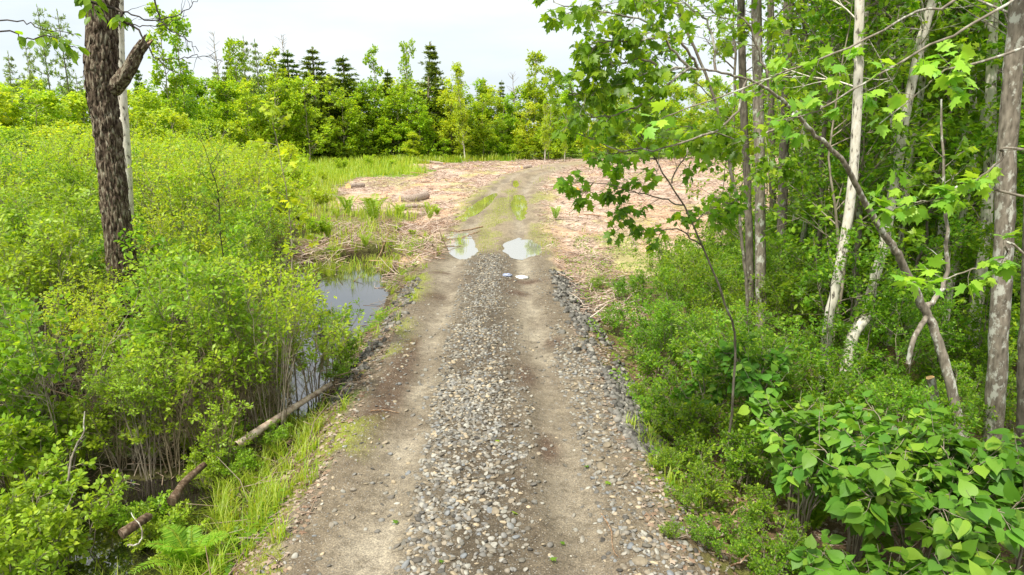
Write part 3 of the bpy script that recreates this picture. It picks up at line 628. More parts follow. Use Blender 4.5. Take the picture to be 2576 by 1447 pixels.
stick('long dead stick poking toward the track right of the gravel', [gp(1215, 577, .03), gp(1150, 585, .06), gp(1122, 584, .05)], .03)
stick('bare forked stick lying across the pond margin', [gp(800, 730, .2, -.5), gp(905, 690, .15, -.5), gp(985, 655, .12, -.4)], .03, forks=3)
stick('bent stick standing in the slash beside the pond', [gp(930, 640, .05, -.3), gp(955, 622, .25, -.3), gp(985, 610, .5, -.3)], .035, forks=3)
stick('dead twig with a white bend hanging over the black ditch water', [at_y(322, 1372, 6.2), at_y(352, 1365, 6.2), at_y(356, 1330, 6.3), at_y(330, 1290, 6.4)], .010, 'grey_bark')
stick('bleached crooked stick standing in front of the left shrubs', [at_y(170, 1210, 7.0), at_y(180, 1150, 7.1), at_y(208, 1090, 7.2), at_y(213, 1035, 7.3)], .013, 'grey_bark', 2)
stick('broken light stick leaning on the litter at lower right', [gp(1800, 1335, .03, -.3), at_y(1842, 1293, 6.9), at_y(1868, 1272, 7.0)], .014)
stick('pale broken stick near the bottom edge right of the track', [gp(1838, 1440, .05, -.3), at_y(1862, 1415, 5.9), at_y(1882, 1395, 6.0)], .012)
for i, (px, py) in enumerate([(1150, 602), (1176, 597), (1140, 624), (1188, 592)]):
    a = gp(px - 26, py + 5, .03); b_ = gp(px + 24, py - 4, .05)
    stick(['brown stick floating in the left puddle, upper', 'flat stick over the far end of the left puddle', 'thin brown stick near the left shore of the left puddle', 'broken stick beyond the left puddle'][i], [a, (a + b_) / 2, b_], .022)
# litter on the track
def crumple(label, px, py, sx, sy, mat):
    c = gp(px, py, .03, 0); v, f = subdiv(*I1); mb = MB(); vv = v * (1 + rng.normal(0, .16, (len(v), 1))) * np.array([sx, sy, .045]); mb.add(vv + c, f)
    return tag(mb.obj('litter', M[mat], origin=c), label, 'litter')
crumple('crumpled white plastic litter on the right wheel track', 1314, 695, .19, .13, 'plastic')
crumple('crumpled blue-grey plastic scrap beside the central gravel', 1276, 697, .13, .10, 'plastic_blue')

# ------------------------------------------------------------------ trees
def pxpath(pts): return [at_y(px, py, Yd) for px, py, Yd in pts]
def add_twigs(tw, lf, P, spec, kind, size, per, rs=.004, droop=.3, tilt=.5, spread=.06, rsc=(.5, .35)):
    """spec: list of (n, t0, t1, L, ang, up)"""
    cur = np.asarray(P); cur = cur[None] if cur.ndim == 2 else cur; r = rs * (2.2 ** len(spec))
    for n, t0, t1, Ln, ang, up in spec:
        cur, idx, t = grow(cur, n, t0, t1, Ln, ang, up, .13, 5, .45, .35); r /= 2.2
        tubes(tw, cur, np.tile(np.linspace(r, r * .45, 5), (len(cur), 1)), 3)
    leaves_on(lf, cur, per, kind, size, t0=.2, droop=droop, tilt=tilt, spread=spread)
def tree_of(name, label, cat, base, tw, lf, bark, leafm, group=None, loc=None):
    t = thing(name, label, cat, base if loc is None else loc, group=group)
    tw.obj('trunk', M[bark], t, base, True)
    if lf is not None and lf.n: lf.obj('crown', M[leafm], t, base)
    return t

# --- shaggy dead-topped tree on the left
def cell2(u, v, wrap):
    iu = np.floor(u); iv = np.floor(v); f1 = np.full(u.shape, 9.); f2 = f1.copy(); idv = np.zeros(u.shape)
    for du in (-1, 0, 1):
        for dv in (-1, 0, 1):
            a = iu + du; b_ = iv + dv; aw = np.mod(a, wrap)
            px = a + .15 + .7 * _h(aw, b_, 5); py = b_ + .1 + .8 * _h(aw, b_, 6); d = np.hypot((u - px), (v - py))
            cid = _h(aw, b_, 7); m1_ = d < f1; f2 = np.where(m1_, f1, np.minimum(f2, d)); idv = np.where(m1_, cid, idv); f1 = np.where(m1_, d, f1)
    return f2 - f1, idv
def shaggy(mb, P, R, sides=72, amp=.035, jag=None):
    P = np.asarray(P); K = len(P); T = np.gradient(P, axis=0); T = nrm(T)
    A = nrm(np.cross(T, [[0, 1., 0]])); B = np.cross(T, A); a = np.arange(sides) / sides * 2 * pi
    Ls = np.concatenate([[0], np.cumsum(np.linalg.norm(np.diff(P, axis=0), axis=1))])
    U, Vv = np.meshgrid(a / (2 * pi) * 22, Ls / .24); U = U + .9 * (fbm(U * .5 + 9, Vv * 1.1, 33) - .5) * np.sin(U / 22 * pi) ** 2; Vv = Vv + 1.6 * (fbm(U * .9, Vv * .6, 34) - .5)
    e_, idc = cell2(U, Vv, 22)
    disp = amp * (np.clip(e_ * 3.5, 0, 1) * (.35 + .9 * idc) - .45) + amp * .5 * (fbm(U * 1.2, Vv * .5, 8) - .5)
    RR = R[:, None] + disp
    V = P[:, None, :] + RR[..., None] * (A[:, None, :] * np.cos(a)[None, :, None] + B[:, None, :] * np.sin(a)[None, :, None])
    if jag is not None:
        k = 6; V[-k:] += (T[-1] * (rng.uniform(-1, 1, sides) * jag)[:, None])[None] * np.linspace(.1, 1, k)[:, None, None]
    i = np.arange(K - 1)[:, None]; j = np.arange(sides)[None, :]; j2 = (j + 1) % sides
    mb.add(V, np.stack([i * sides + j, i * sides + j2, (i + 1) * sides + j2, (i + 1) * sides + j], -1).reshape(-1, 4))
    return V
YT = 12.6
pts = pxpath([(325, 760, YT), (303, 640, YT), (285, 480, YT), (272, 330, YT), (254, 215, YT), (256, 110, YT), (259, 0, YT), (262, -120, YT), (262, -300, YT)])
g0 = pts[0].copy(); g0[2] = H(g0[0], g0[1]) - .1; P = refine([g0] + pts, 340)
zz = P[:, 2]; base = P[0].copy()
R = np.interp(zz, [-.6, 0, 1.6, 3.2, 4.6, 5.0, 5.4, 7], [.42, .36, .31, .275, .29, .335, .305, .28])
mb = MB(); shaggy(mb, P, R * .74, 110, .045)
Q = refine(pxpath([(285, 225, YT), (318, 185, YT - .1), (345, 135, YT - .15), (368, 103, YT - .2)]), 70)
RQ = np.linspace(.135, .07, 70); VQ = shaggy(mb, Q, RQ, 48, .025, jag=.12)
t = thing('dead_tree', 'large shaggy-barked tree trunk with a snapped stub branch, left foreground', 'tree', base)
mbt = mb; mb = MB(); rim = VQ[-1]; c = rim.mean(0) - nrm((Q[-1] - Q[-2])[None])[0] * .1; mb.add(np.concatenate([[c], rim]), [(0, k + 1, (k + 1) % 48 + 1) for k in range(48)]); mb.obj('broken_end', M['dead_wood'], t, base)
mb = mbt; n = 420      # loose bark strips
ti = rng.uniform(.12, .98, n); R = R * .77; pp, tt = interp(np.repeat(P[None], n, 0), ti); ang = rng.uniform(0, 2 * pi, n); out_ = np.stack([np.cos(ang), np.sin(ang), 0 * ang], -1)
rr = np.interp(pp[:, 2], zz, R)[:, None]; put_leaves(mb, 'lance', pp + out_ * (rr - .004), np.stack([out_[:, 0] * .25, out_[:, 1] * .25, -np.ones(n)], -1), out_, rng.uniform(.06, .2, n)); mb.obj('trunk', M['rough_bark'], t, base)
# grey birch stem right behind it
Pb = refine([at_y(330, 700, 15.5)] + pxpath([(318, 420, 15.5), (303, 190, 15.5), (300, 60, 15.5), (299, -60, 15.5), (299, -260, 15.5)]), 30); Pb[0, 2] = H(Pb[0, 0], Pb[0, 1]) - .05
tw = MB(); lf = MB(); tubes(tw, Pb, np.interp(np.arange(30), [0, 29], [.12, .08]), 10); add_twigs(tw, lf, Pb, [(9, .75, 1, 1.6, .9, .05), (5, .2, 1, .6, .7, 0)], 'maple_lo', .09, 5)
tree_of('birch_tree', 'slim pale birch stem hidden close behind the shaggy trunk', 'tree', Pb[0].copy(), tw, lf, 'birch_bark', 'maple')
# thin leafy branches that cross in front of the shaggy tree: a small tree standing left of the frame
tw = MB(); lf = MB()
Pm = refine([np.array([-6.9, 7.4, H(-6.9, 7.4) - .05]), np.array([-6.9, 7.5, 2.5]), np.array([-6.5, 7.6, 5.2]), np.array([-6.3, 7.7, 7.6])], 20); tubes(tw, Pm, np.linspace(.08, .03, 20), 8)
def bough(tw, pts, r0, r1=.003, n=22, wob=.01, sides=5):
    P = refine(pts, n, wob); tubes(tw, P, np.linspace(r0, r1, n), sides); return P
bA = bough(tw, [Pm[14]] + pxpath([(250, 10, 7.6), (300, 45, 7.5), (350, 85, 7.5), (395, 150, 7.5), (452, 192, 7.5)]), .02)
bB = bough(tw, [bA[9]] + pxpath([(312, 30, 7.5), (370, 50, 7.5), (430, 45, 7.6), (470, 22, 7.6), (500, -5, 7.7)]), .010)
bC = bough(tw, [bA[10]] + pxpath([(330, 60, 7.5), (400, 65, 7.5), (470, 40, 7.5)]), .008)
bD = bough(tw, pxpath([(385, -40, 7.3), (395, 30, 7.3), (420, 70, 7.3), (470, 100, 7.3), (500, 130, 7.3)]), .010)
bE = bough(tw, [bA[17]] + pxpath([(440, 150, 7.5), (500, 140, 7.5), (560, 155, 7.5)]), .006)
bF = bough(tw, [Pm[12]] + pxpath([(0, 50, 7.5), (100, 70, 7.5), (190, 85, 7.5)]), .010)
bG = bough(tw, [Pm[12]] + pxpath([(0, 75, 7.3), (60, 100, 7.3), (120, 90, 7.3), (170, 110, 7.3), (195, 122, 7.3)]), .010)
for b_ in (bB, bC, bD, bE): c, _, _ = grow(b_[None], 7, .2, .95, .22, .7, 0, .15, 5); tubes(tw, c, np.tile(np.linspace(.0035, .0015, 5), (len(c), 1)), 3)
leaves_on(lf, bG[None, 8:], 34, 'ovate', .12, t0=0, droop=.8, tilt=.4, spread=.05); leaves_on(lf, bF[None, 12:], 7, 'ovate', .10, t0=0, droop=.8)
c, _, _ = grow(bA[None, :12], 6, .2, .6, .3, .8, 0, .1, 5); tubes(tw, c, np.tile(np.linspace(.004, .002, 5), (len(c), 1)), 3); leaves_on(lf, c, 9, 'ovate', .12, droop=.8)
add_twigs(tw, lf, Pm, [(6, .75, 1, .7, .8, .05), (4, .2, 1, .5, .7, 0)], 'ovate', .10, 6)
tree_of('young_tree', 'small tree off the left edge with thin bare twigs crossing the shaggy trunk', 'tree', Pm[0].copy(), tw, lf, 'twig_dark', 'maple')

# --- right hand forest: trunks measured in the photo  (px, py) at one distance each
def forest_tree(name, label, path, r0, r1, bark, leafm='maple', top=None, limbs=9, leaf=.10, t0=.45, ksize=1.0, seed=0, down=None, dist=None, kind='maple_lo', extra=2.4):
    pts = pxpath(path); g = pts[0].copy()
    if len(pts) > 1:
        d = pts[1] - pts[0]
    g[2] = H(g[0], g[1]) - .08
    P = [g] + [p for p in pts if p[2] > g[2] + .3]
    if top: d = nrm((pts[-1] - pts[-2])[None])[0]; P += [pts[-1] + (d * .5 + np.array([0, 0, .5])) * top * .5, pts[-1] + (d * .4 + np.array([0, 0, .6])) * top]
    P = refine(P, 40, .006); L = np.linalg.norm(P[-1] - P[0]); tw = MB(); lf = MB()
    R = np.linspace(r0, r1, 40); R[:4] *= np.array([1.35, 1.18, 1.08, 1.03]); tubes(tw, P, R, 14)
    v = tw.v[0]; v += rng.normal(0, r0 * .03, v.shape)
    if limbs:
        add_twigs(tw, lf, P, [(limbs, t0, 1.0, extra * ksize, 1.0, .03), (7, .25, 1, .9 * ksize, .75, 0), (3, .3, 1, .35, .7, 0)], kind, leaf, 5, rs=.0035, droop=.35)
    return tree_of(name, label, 'tree', P[0].copy(), tw, lf, bark, leafm)
FT = [
 ('maple_tree', 'slim dark trunk just left of the lichened grey trunk, right woods edge', [(1886, 800, 14.5), (1884, 560, 14.5), (1870, 260, 14.5), (1864, 40, 14.5), (1862, -60, 14.5)], .085, .065, 'maple_bark'),
 ('maple_tree', 'straight grey trunk with lichen patches at the clearing edge of the right woods', [(1914, 800, 14.0), (1912, 560, 14.0), (1908, 250, 14.0), (1904, 0, 14.0)], .115, .085, 'grey_bark'),
 ('maple_tree', 'straight brown-grey trunk right of the lichened grey trunk', [(1966, 700, 18), (1969, 480, 18), (1978, 240, 18), (1984, 0, 18)], .13, .11, 'maple_bark'),
 ('maple_tree', 'dim trunk between two straight grey trunks near the top', [(1945, 600, 24), (1940, 300, 24), (1939, 0, 24)], .12, .10, 'maple_bark'),
 ('maple_tree', 'thin wavy dark stem between the brown-grey trunk and the first birch', [(2060, 640, 19), (2051, 440, 19), (2038, 180, 19), (2017, 0, 19)], .07, .05, 'maple_bark'),
 ('birch_tree', 'pale birch leaning slightly left with flaking bark, leftmost birch', [(2072, 980, 11.2), (2079, 860, 11.2), (2096, 745, 11.2), (2140, 500, 11.2), (2158, 230, 11.2), (2165, 0, 11.2)], .085, .06, 'birch_bark'),
 ('birch_tree', 'bright white birch curving to the right, most prominent of the right woods', [(2158, 890, 12.2), (2184, 768, 12.2), (2222, 620, 12.2), (2245, 490, 12.2), (2277, 300, 12.2), (2312, 120, 12.2), (2345, 0, 12.2)], .098, .062, 'birch_bark'),
 ('birch_tree', 'slender white birch stem touching the prominent birch from the right', [(2262, 640, 14), (2285, 420, 14), (2318, 230, 14), (2332, 60, 14), (2338, -40, 14)], .065, .045, 'birch_bark'),
 ('birch_tree', 'thin mottled birch leaning right, beside the large grey trunk', [(2395, 700, 13), (2420, 560, 13), (2455, 380, 13), (2490, 220, 13), (2535, 60, 13), (2560, -40, 13)], .062, .045, 'birch_bark'),
 ('birch_tree', 'greyish birch base rising behind the forked leaning stem', [(2440, 900, 12), (2462, 740, 12), (2478, 600, 12), (2490, 400, 12.2), (2500, 0, 12.4)], .10, .07, 'birch_bark'),
 ('maple_tree', 'large grey trunk spotted with white lichen near the right edge', [(2498, 1160, 8.6), (2507, 960, 8.6), (2521, 700, 8.6), (2530, 480, 8.6), (2545, 230, 8.6), (2566, 0, 8.6)], .118, .095, 'grey_bark'),
 ('maple_tree', 'dark wide trunk cut off by the right edge of the picture', [(2580, 1120, 8.0), (2584, 900, 8.0), (2596, 640, 8.0), (2612, 300, 8.0), (2630, 0, 8.0)], .105, .08, 'maple_bark'),
 ('maple_tree', 'dim pole-like trunk behind the leftmost birch', [(2185, 640, 22), (2190, 380, 22), (2200, 120, 22), (2205, -30, 22)], .10, .08, 'maple_bark'),
 ('birch_tree', 'distant white birch stem between the prominent birch and the large grey trunk', [(2380, 600, 22), (2395, 380, 22), (2412, 180, 22), (2420, 0, 22)], .09, .07, 'birch_bark'),
 ('maple_tree', 'thin brown stem right of the prominent birch', [(2290, 760, 16), (2296, 420, 16), (2300, 150, 16), (2296, -40, 16)], .05, .04, 'maple_bark'),
 ('maple_tree', 'slanting dark trunk behind thin maple leaves, near the woods edge', [(2105, 700, 20), (2110, 420, 20), (2125, 150, 20), (2132, -40, 20)], .075, .06, 'maple_bark'),
]
for i, (nm, lb, path, r0, r1, bk) in enumerate(FT):
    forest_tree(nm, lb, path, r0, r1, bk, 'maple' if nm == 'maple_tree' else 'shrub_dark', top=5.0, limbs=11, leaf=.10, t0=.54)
# leaning bent maple K, its crown hangs over the road edge
tw = MB(); lf = MB()
kp = [(2425, 1150, 8.3), (2387, 950, 8.4), (2350, 831, 8.5), (2327, 781, 8.5), (2284, 694, 8.4), (2251, 624, 8.3), (2214, 575, 8.2), (2161, 481, 8.0), (2117, 400, 7.8), (2051, 340, 7.6), (2001, 283, 7.4), (1934, 227, 7.2), (1877, 200, 7.0), (1801, 180, 6.8), (1734, 170, 6.6), (1659, 177, 6.5), (1542, 217, 6.4), (1430, 238, 6.3)]
P = refine(pxpath(kp), 90, .006); P[0, 2] = H(P[0, 0], P[0, 1]) - .08; base = P[0].copy(); tubes(tw, P, np.interp(np.arange(90), [0, 10, 25, 45, 62, 89], [.068, .056, .046, .024, .012, .004]), 12)
f1 = bough(tw, [P[16]] + pxpath([(2345, 760, 8.6), (2381, 698, 8.7), (2378, 560, 8.8), (2374, 400, 8.9), (2368, 250, 9)]), .04, .01, sides=8)
f2 = bough(tw, pxpath([(2284, 915, 8.3), (2300, 850, 8.3), (2333, 795, 8.5)]), .03, .033, wob=.002, sides=8)
hang = []
for pts_ in [[(1734, 170, 6.6), (1690, 120, 6.5), (1635, 60, 6.4), (1540, 35, 6.3), (1452, 20, 6.2), (1392, 5, 6.2)], [(1760, 175, 6.6), (1700, 100, 6.4), (1600, 103, 6.3), (1490, 110, 6.2)],
             [(1801, 180, 6.8), (1780, 60, 6.8), (1720, 10, 6.8), (1600, -20, 6.8)], [(1877, 200, 7), (1850, 290, 6.9), (1750, 345, 6.8), (1625, 380, 6.7), (1492, 353, 6.6), (1425, 320, 6.5)],
             [(1734, 170, 6.6), (1660, 230, 6.5), (1560, 290, 6.4), (1450, 290, 6.4)], [(1659, 177, 6.5), (1610, 150, 6.4), (1540, 165, 6.3), (1500, 140, 6.3)],
             [(1934, 227, 7.2), (1900, 100, 7.1), (1840, 20, 7.1), (1760, -30, 7.1)], [(2001, 283, 7.4), (1940, 330, 7.2), (1860, 350, 7.1), (1780, 330, 7.0)]]:
    hang.append(bough(tw, pxpath(pts_), .014, .004, n=20, wob=.012))
hang = np.array(hang)
add_twigs(tw, lf, np.concatenate([hang]), [(13, .18, 1.0, .38, .8, -.05), (3, .3, 1, .2, .7, -.05)], 'maple', .082, 4, rs=.002, droop=.95, tilt=.55, spread=.07)
add_twigs(tw, lf, P[None, 72:], [(12, .1, 1.0, .45, .9, -.03), (3, .3, 1, .2, .7, -.03)], 'maple', .082, 5, rs=.002, droop=.95, tilt=.55, spread=.07)
add_twigs(tw, lf, f1[None, 6:], [(8, .2, 1.0, .6, .9, .03), (3, .3, 1, .3, .7, 0)], 'maple', .10, 5, rs=.003, droop=.5)
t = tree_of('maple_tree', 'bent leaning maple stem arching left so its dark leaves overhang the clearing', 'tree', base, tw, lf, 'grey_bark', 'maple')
# sapling M and N
def sapling(label, path, r0, r1, boughs, leaf=.085, kind='maple', leafm='maple', bark='maple_bark', ntw=(12, 3), per=4, gen=None, droop=.9, name='maple_sapling', twl=.34):
    tw = MB(); lf = MB(); P = pxpath(path); g = P[0].copy(); g[2] = H(g[0], g[1]) - .06; P = refine([g] + [p for p in P if p[2] > g[2] + .2], 40, .006); base = P[0].copy(); tubes(tw, P, np.linspace(r0, r1, 40), 8)
    B = [bough(tw, pxpath(b_), .010, .003, n=20, wob=.01) for b_ in boughs]
    if B: add_twigs(tw, lf, np.array(B), [(ntw[0], .15, 1, twl, .8, -.03), (ntw[1], .3, 1, .18, .7, -.03)], kind, leaf, per, rs=.002, droop=droop, tilt=.55, spread=.06)
    if gen: add_twigs(tw, lf, P, gen, kind, leaf, per, rs=.0025, droop=droop * .7, tilt=.5)
    return tree_of(name, label, 'sapling', base, tw, lf, bark, leafm)
sapling('slender curved maple sapling with a low leafy bough over the wood chips', [(1850, 880, 8.2), (1830, 780, 8.1), (1782, 653, 8.0), (1719, 516, 7.8), (1647, 401, 7.6), (1597, 326, 7.5), (1560, 262, 7.4)], .017, .004,
        [[(1719, 516, 7.8), (1669, 502, 7.6), (1617, 486, 7.3), (1545, 469, 7.1), (1437, 452, 6.9)], [(1770, 620, 8.0), (1700, 575, 7.8), (1620, 590, 7.6), (1560, 560, 7.5)], [(1647, 401, 7.6), (1600, 380, 7.5), (1540, 385, 7.4), (1500, 360, 7.3)],
         [(1690, 460, 7.7), (1720, 400, 7.8), (1760, 370, 7.9), (1830, 380, 8)], [(1740, 560, 7.9), (1800, 520, 8), (1860, 500, 8)], [(1620, 350, 7.5), (1590, 290, 7.4), (1530, 270, 7.4), (1480, 300, 7.3)]])
sapling('brown curved sapling stem left of the two straight grey trunks', [(1880, 760, 12), (1871, 641, 12), (1848, 481, 12), (1797, 253, 12), (1717, 50, 12), (1690, -60, 12)], .034, .02,
        [[(1797, 253, 12), (1740, 200, 11.5), (1680, 150, 11.2), (1600, 140, 11)], [(1717, 50, 12), (1660, 10, 11.8), (1580, 5, 11.5), (1500, 20, 11.2)], [(1830, 380, 12), (1770, 330, 11.7), (1700, 320, 11.5), (1640, 350, 11.3)], [(1850, 480, 12), (1900, 430, 12), (1970, 420, 12), (2030, 440, 12)]],
        gen=[(10, .35, 1, 1.0, .9, .02), (4, .2, 1, .4, .7, 0)], ntw=(16, 4))
# off-frame maple on the right whose long boughs cross the picture close to the camera
tw = MB(); lf = MB()
Pm = refine([np.array([3.6, 3.6, H(3.6, 3.6) - .1]), np.array([3.65, 3.6, 2.5]), np.array([3.6, 3.65, 5.2]), np.array([3.7, 3.7, 8.5])], 30, .01); tubes(tw, Pm, np.linspace(.10, .05, 30), 12)
LB = [
 [(2517, 20, 3.7), (2367, 103, 3.7), (2184, 200, 3.7), (2090, 262, 3.7), (2037, 287, 3.7), (1950, 305, 3.7)],
 [(2480, -60, 3.8), (2301, 30, 3.8), (2151, 113, 3.8), (2001, 170, 3.8), (1877, 220, 3.8), (1717, 277, 3.8), (1640, 310, 3.8)],
 [(2520, 138, 3.7), (2384, 177, 3.7), (2334, 213, 3.7), (2211, 313, 3.7)],
 [(2570, 375, 3.6), (2517, 403, 3.6), (2434, 470, 3.6), (2400, 485, 3.6)],
 [(2565, 630, 3.6), (2527, 647, 3.6), (2411, 691, 3.6), (2291, 711, 3.6)],
 [(2470, 470, 3.7), (2380, 500, 3.7), (2300, 510, 3.7), (2240, 530, 3.7)]]
st = [20, 22, 18, 14, 10, 13]
BB = []
for s0, b_ in zip(st, LB): BB.append(bough(tw, [Pm[s0]] + pxpath(b_), .0085, .0025, n=26, wob=.004))
BB = np.array(BB)[:, 5:]
c, _, _ = grow(BB, 9, .1, 1.0, .16, .8, -.02, .1, 5, .3, .4); tubes(tw, c, np.tile(np.linspace(.0022, .001, 5), (len(c), 1)), 3); leaves_on(lf, c, 4, 'maple', .074, t0=.6, droop=.35, tilt=.4, spread=.03)
leaves_on(lf, BB[:, -5:], 6, 'maple', .078, t0=.3, droop=.4, tilt=.4)
add_twigs(tw, lf, Pm, [(12, .6, 1.0, 1.8, 1.0, .02), (5, .3, 1, .6, .8, 0), (3, .3, 1, .25, .7, 0)], 'maple', .10, 4, rs=.003)
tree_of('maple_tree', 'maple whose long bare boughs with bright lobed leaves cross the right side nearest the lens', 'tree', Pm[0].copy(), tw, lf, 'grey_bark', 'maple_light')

# two thin saplings on the left
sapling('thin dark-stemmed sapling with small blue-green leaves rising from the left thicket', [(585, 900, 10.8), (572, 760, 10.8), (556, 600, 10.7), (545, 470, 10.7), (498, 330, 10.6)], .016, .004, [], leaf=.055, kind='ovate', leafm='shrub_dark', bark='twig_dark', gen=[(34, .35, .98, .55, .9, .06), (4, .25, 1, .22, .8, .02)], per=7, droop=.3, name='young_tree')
sapling('thin maple sapling with broad yellow-green leaves beside the pond', [(738, 880, 11.4), (736, 760, 11.4), (735, 640, 11.4), (724, 500, 11.3), (690, 330, 11.2), (684, 290, 11.2)], .016, .004, [], leaf=.12, kind='maple', leafm='far_yellow', bark='twig', gen=[(17, .45, 1, .5, .9, .02), (2, .3, 1, .2, .7, 0)], per=4, droop=1.0)

# ------------------------------------------------------------------ generic young forest trees (variants)
def broad_proto(name, hgt, rad, leafm, bark, leaf, kind, n=(16, 6, 4), per=8, t0=.12, up=.06, ang=.9, r=.07, stemmy=0, droop=.35, clear=0):
    tw = MB(); lf = MB()
    ntr = 1 + stemmy; Ps = []
    for k in range(ntr):
        d = rng.normal(0, .06 + .12 * (stemmy > 0), 2)
        pts_ = [np.array([d[0] * q * hgt * .5 + rng.normal(0, .05) * (q > 0), d[1] * q * hgt * .5 + rng.normal(0, .05) * (q > 0), q * hgt]) for q in (0, .3, .6, 1)]
        Ps.append(refine(pts_, 16, hgt * .004))
    Ps = np.array(Ps); tubes(tw, Ps, np.tile(np.linspace(r, r * .2, 16), (ntr, 1)), 8)
    c1, i1, t1 = grow(Ps, n[0], t0, 1.0, rad, ang, up, .1, 6, .55); tubes(tw, c1, np.tile(np.linspace(r * .38, r * .1, 6), (len(c1), 1)), 4)
    c2, _, _ = grow(c1, n[1], .15, 1.0, rad * .45, .8, up * .5, .12, 5, .4); tubes(tw, c2, np.tile(np.linspace(r * .13, r * .05, 5), (len(c2), 1)), 3)
    if n[2]:
        c3, _, _ = grow(c2, n[2], .2, 1.0, rad * .2, .8, 0, .12, 4, .3)
    else: c3 = c2
    leaves_on(lf, c3, per, kind, leaf, t0=0, droop=droop, tilt=.55, spread=leaf * .9)
    t = thing(name, 'x', 'tree'); tw.obj('trunk', M[bark], t, smooth_=True); lf.obj('crown', M[leafm], t); return t
def conifer_proto(name, hgt, rad, leafm, bark, bare=.12, whorls=16, per=7, dr=-.05, pl=.34, top_only=False, ns=22):
    tw = MB(); lf = MB(); P = refine([np.array([0, 0, 0.]), np.array([rng.normal(0, .01) * hgt, rng.normal(0, .01) * hgt, hgt * .5]), np.array([0, 0, hgt])], 12); tubes(tw, P, np.linspace(hgt * .012, hgt * .002, 12), 7)
    for k in range(whorls):
        q_ = bare + (1 - bare) * (k + rng.uniform(-.2, .2)) / whorls; q_ = min(max(q_, bare), .975); L_ = rad * (1 - (q_ - bare) / (1 - bare)) ** .88 + .04 * rad
        if top_only: L_ = rad * (.35 + .75 * sin(pi * min(1, (q_ - bare) / (1 - bare) * .8 + .15)))
        nb = max(3, int(per * rng.uniform(.7, 1.2))); a = rng.uniform(0, 2 * pi, nb); Lb = L_ * rng.uniform(.55, 1.15, nb)
        b0 = np.array([0, 0, q_ * hgt]); d = np.stack([np.cos(a), np.sin(a), np.full(nb, dr) + rng.normal(0, .08, nb)], -1)
        tt_ = np.linspace(0, 1, 5); BP = b0 + d[:, None, :] * (Lb[:, None] * tt_)[..., None]; BP[..., 2] += (tt_ ** 2 * .22)[None] * Lb[:, None]
        tubes(tw, BP, np.tile(np.linspace(hgt * .0028, hgt * .001, 5), (nb, 1)), 3)
        c, _, _ = grow(BP, max(5, int(ns * L_ / rad)), .05, 1, pl * hgt * .08 * (.45 + .55 * L_ / rad), .8, .06, .1, 4, .2, .2)
        leaves_on(lf, c, 7, 'needle', pl * hgt * .085 * (.6 + .4 * L_ / rad), t0=0, droop=-.1, tilt=.6, spread=.03, along=1.2)
    leaves_on(lf, P[None, -3:], 26, 'needle', hgt * .018, t0=0, droop=-.8, tilt=.8, spread=.02, along=1.5)
    t = thing(name, 'x', 'tree'); tw.obj('trunk', M[bark], t, smooth_=True); lf.obj('crown', M[leafm], t); return t
# --- far treeline
FY = Pool([broad_proto('broadleaf_tree', 8, 2.6, 'far_yellow', 'twig', .20, 'clump', n=(22, 7, 4), per=7, t0=.05) for _ in range(4)])
FG = Pool([broad_proto('broadleaf_tree', 8, 2.7, 'far_green', 'twig', .20, 'clump', n=(24, 7, 4), per=8, t0=.04) for _ in range(4)])
FO = Pool([broad_proto('broadleaf_tree', 8, 2.3, 'far_orange', 'twig', .18, 'clump', n=(20, 7, 4), per=7, t0=.06) for _ in range(2)])
FB = Pool([broad_proto('birch_tree', 11, 1.7, 'far_yellow', 'birch_bark', .15, 'clump', n=(30, 6, 3), per=5, t0=.22, ang=.55, up=.1, r=.08, stemmy=1) for _ in range(2)])
FL = Pool([broad_proto('broadleaf_tree', 12, 2.0, 'far_green', 'twig', .24, 'clump', n=(24, 6, 3), per=5, t0=.3, ang=.8, up=.08, r=.09) for _ in range(3)])
SP = Pool([conifer_proto('spruce_tree', 12, 2.5, 'conifer', 'twig', .04, 21, 9) for _ in range(3)])
WP = Pool([conifer_proto('white_pine', 13, 2.6, 'pine', 'twig', .35, 12, 6, dr=.05, pl=.32, ns=14) for _ in range(2)])
TP = Pool([conifer_proto('tall_pine', 20, 2.4, 'pine', 'maple_bark', .5, 9, 4, dr=.1, pl=.26, top_only=True, ns=9) for _ in range(2)])
def far_put(pool, i, px, ptop, Y, h0, group, wide=1.0, pbase=None):
    top = at_y(px, ptop, Y); x = top[0]; z = H(x, Y) - .1; h = top[2] - z; s = h / h0
    return tag(pool.put(i, (x, Y, z), rng.uniform(0, 6.28), (s * wide, s * wide, s)), group=group)
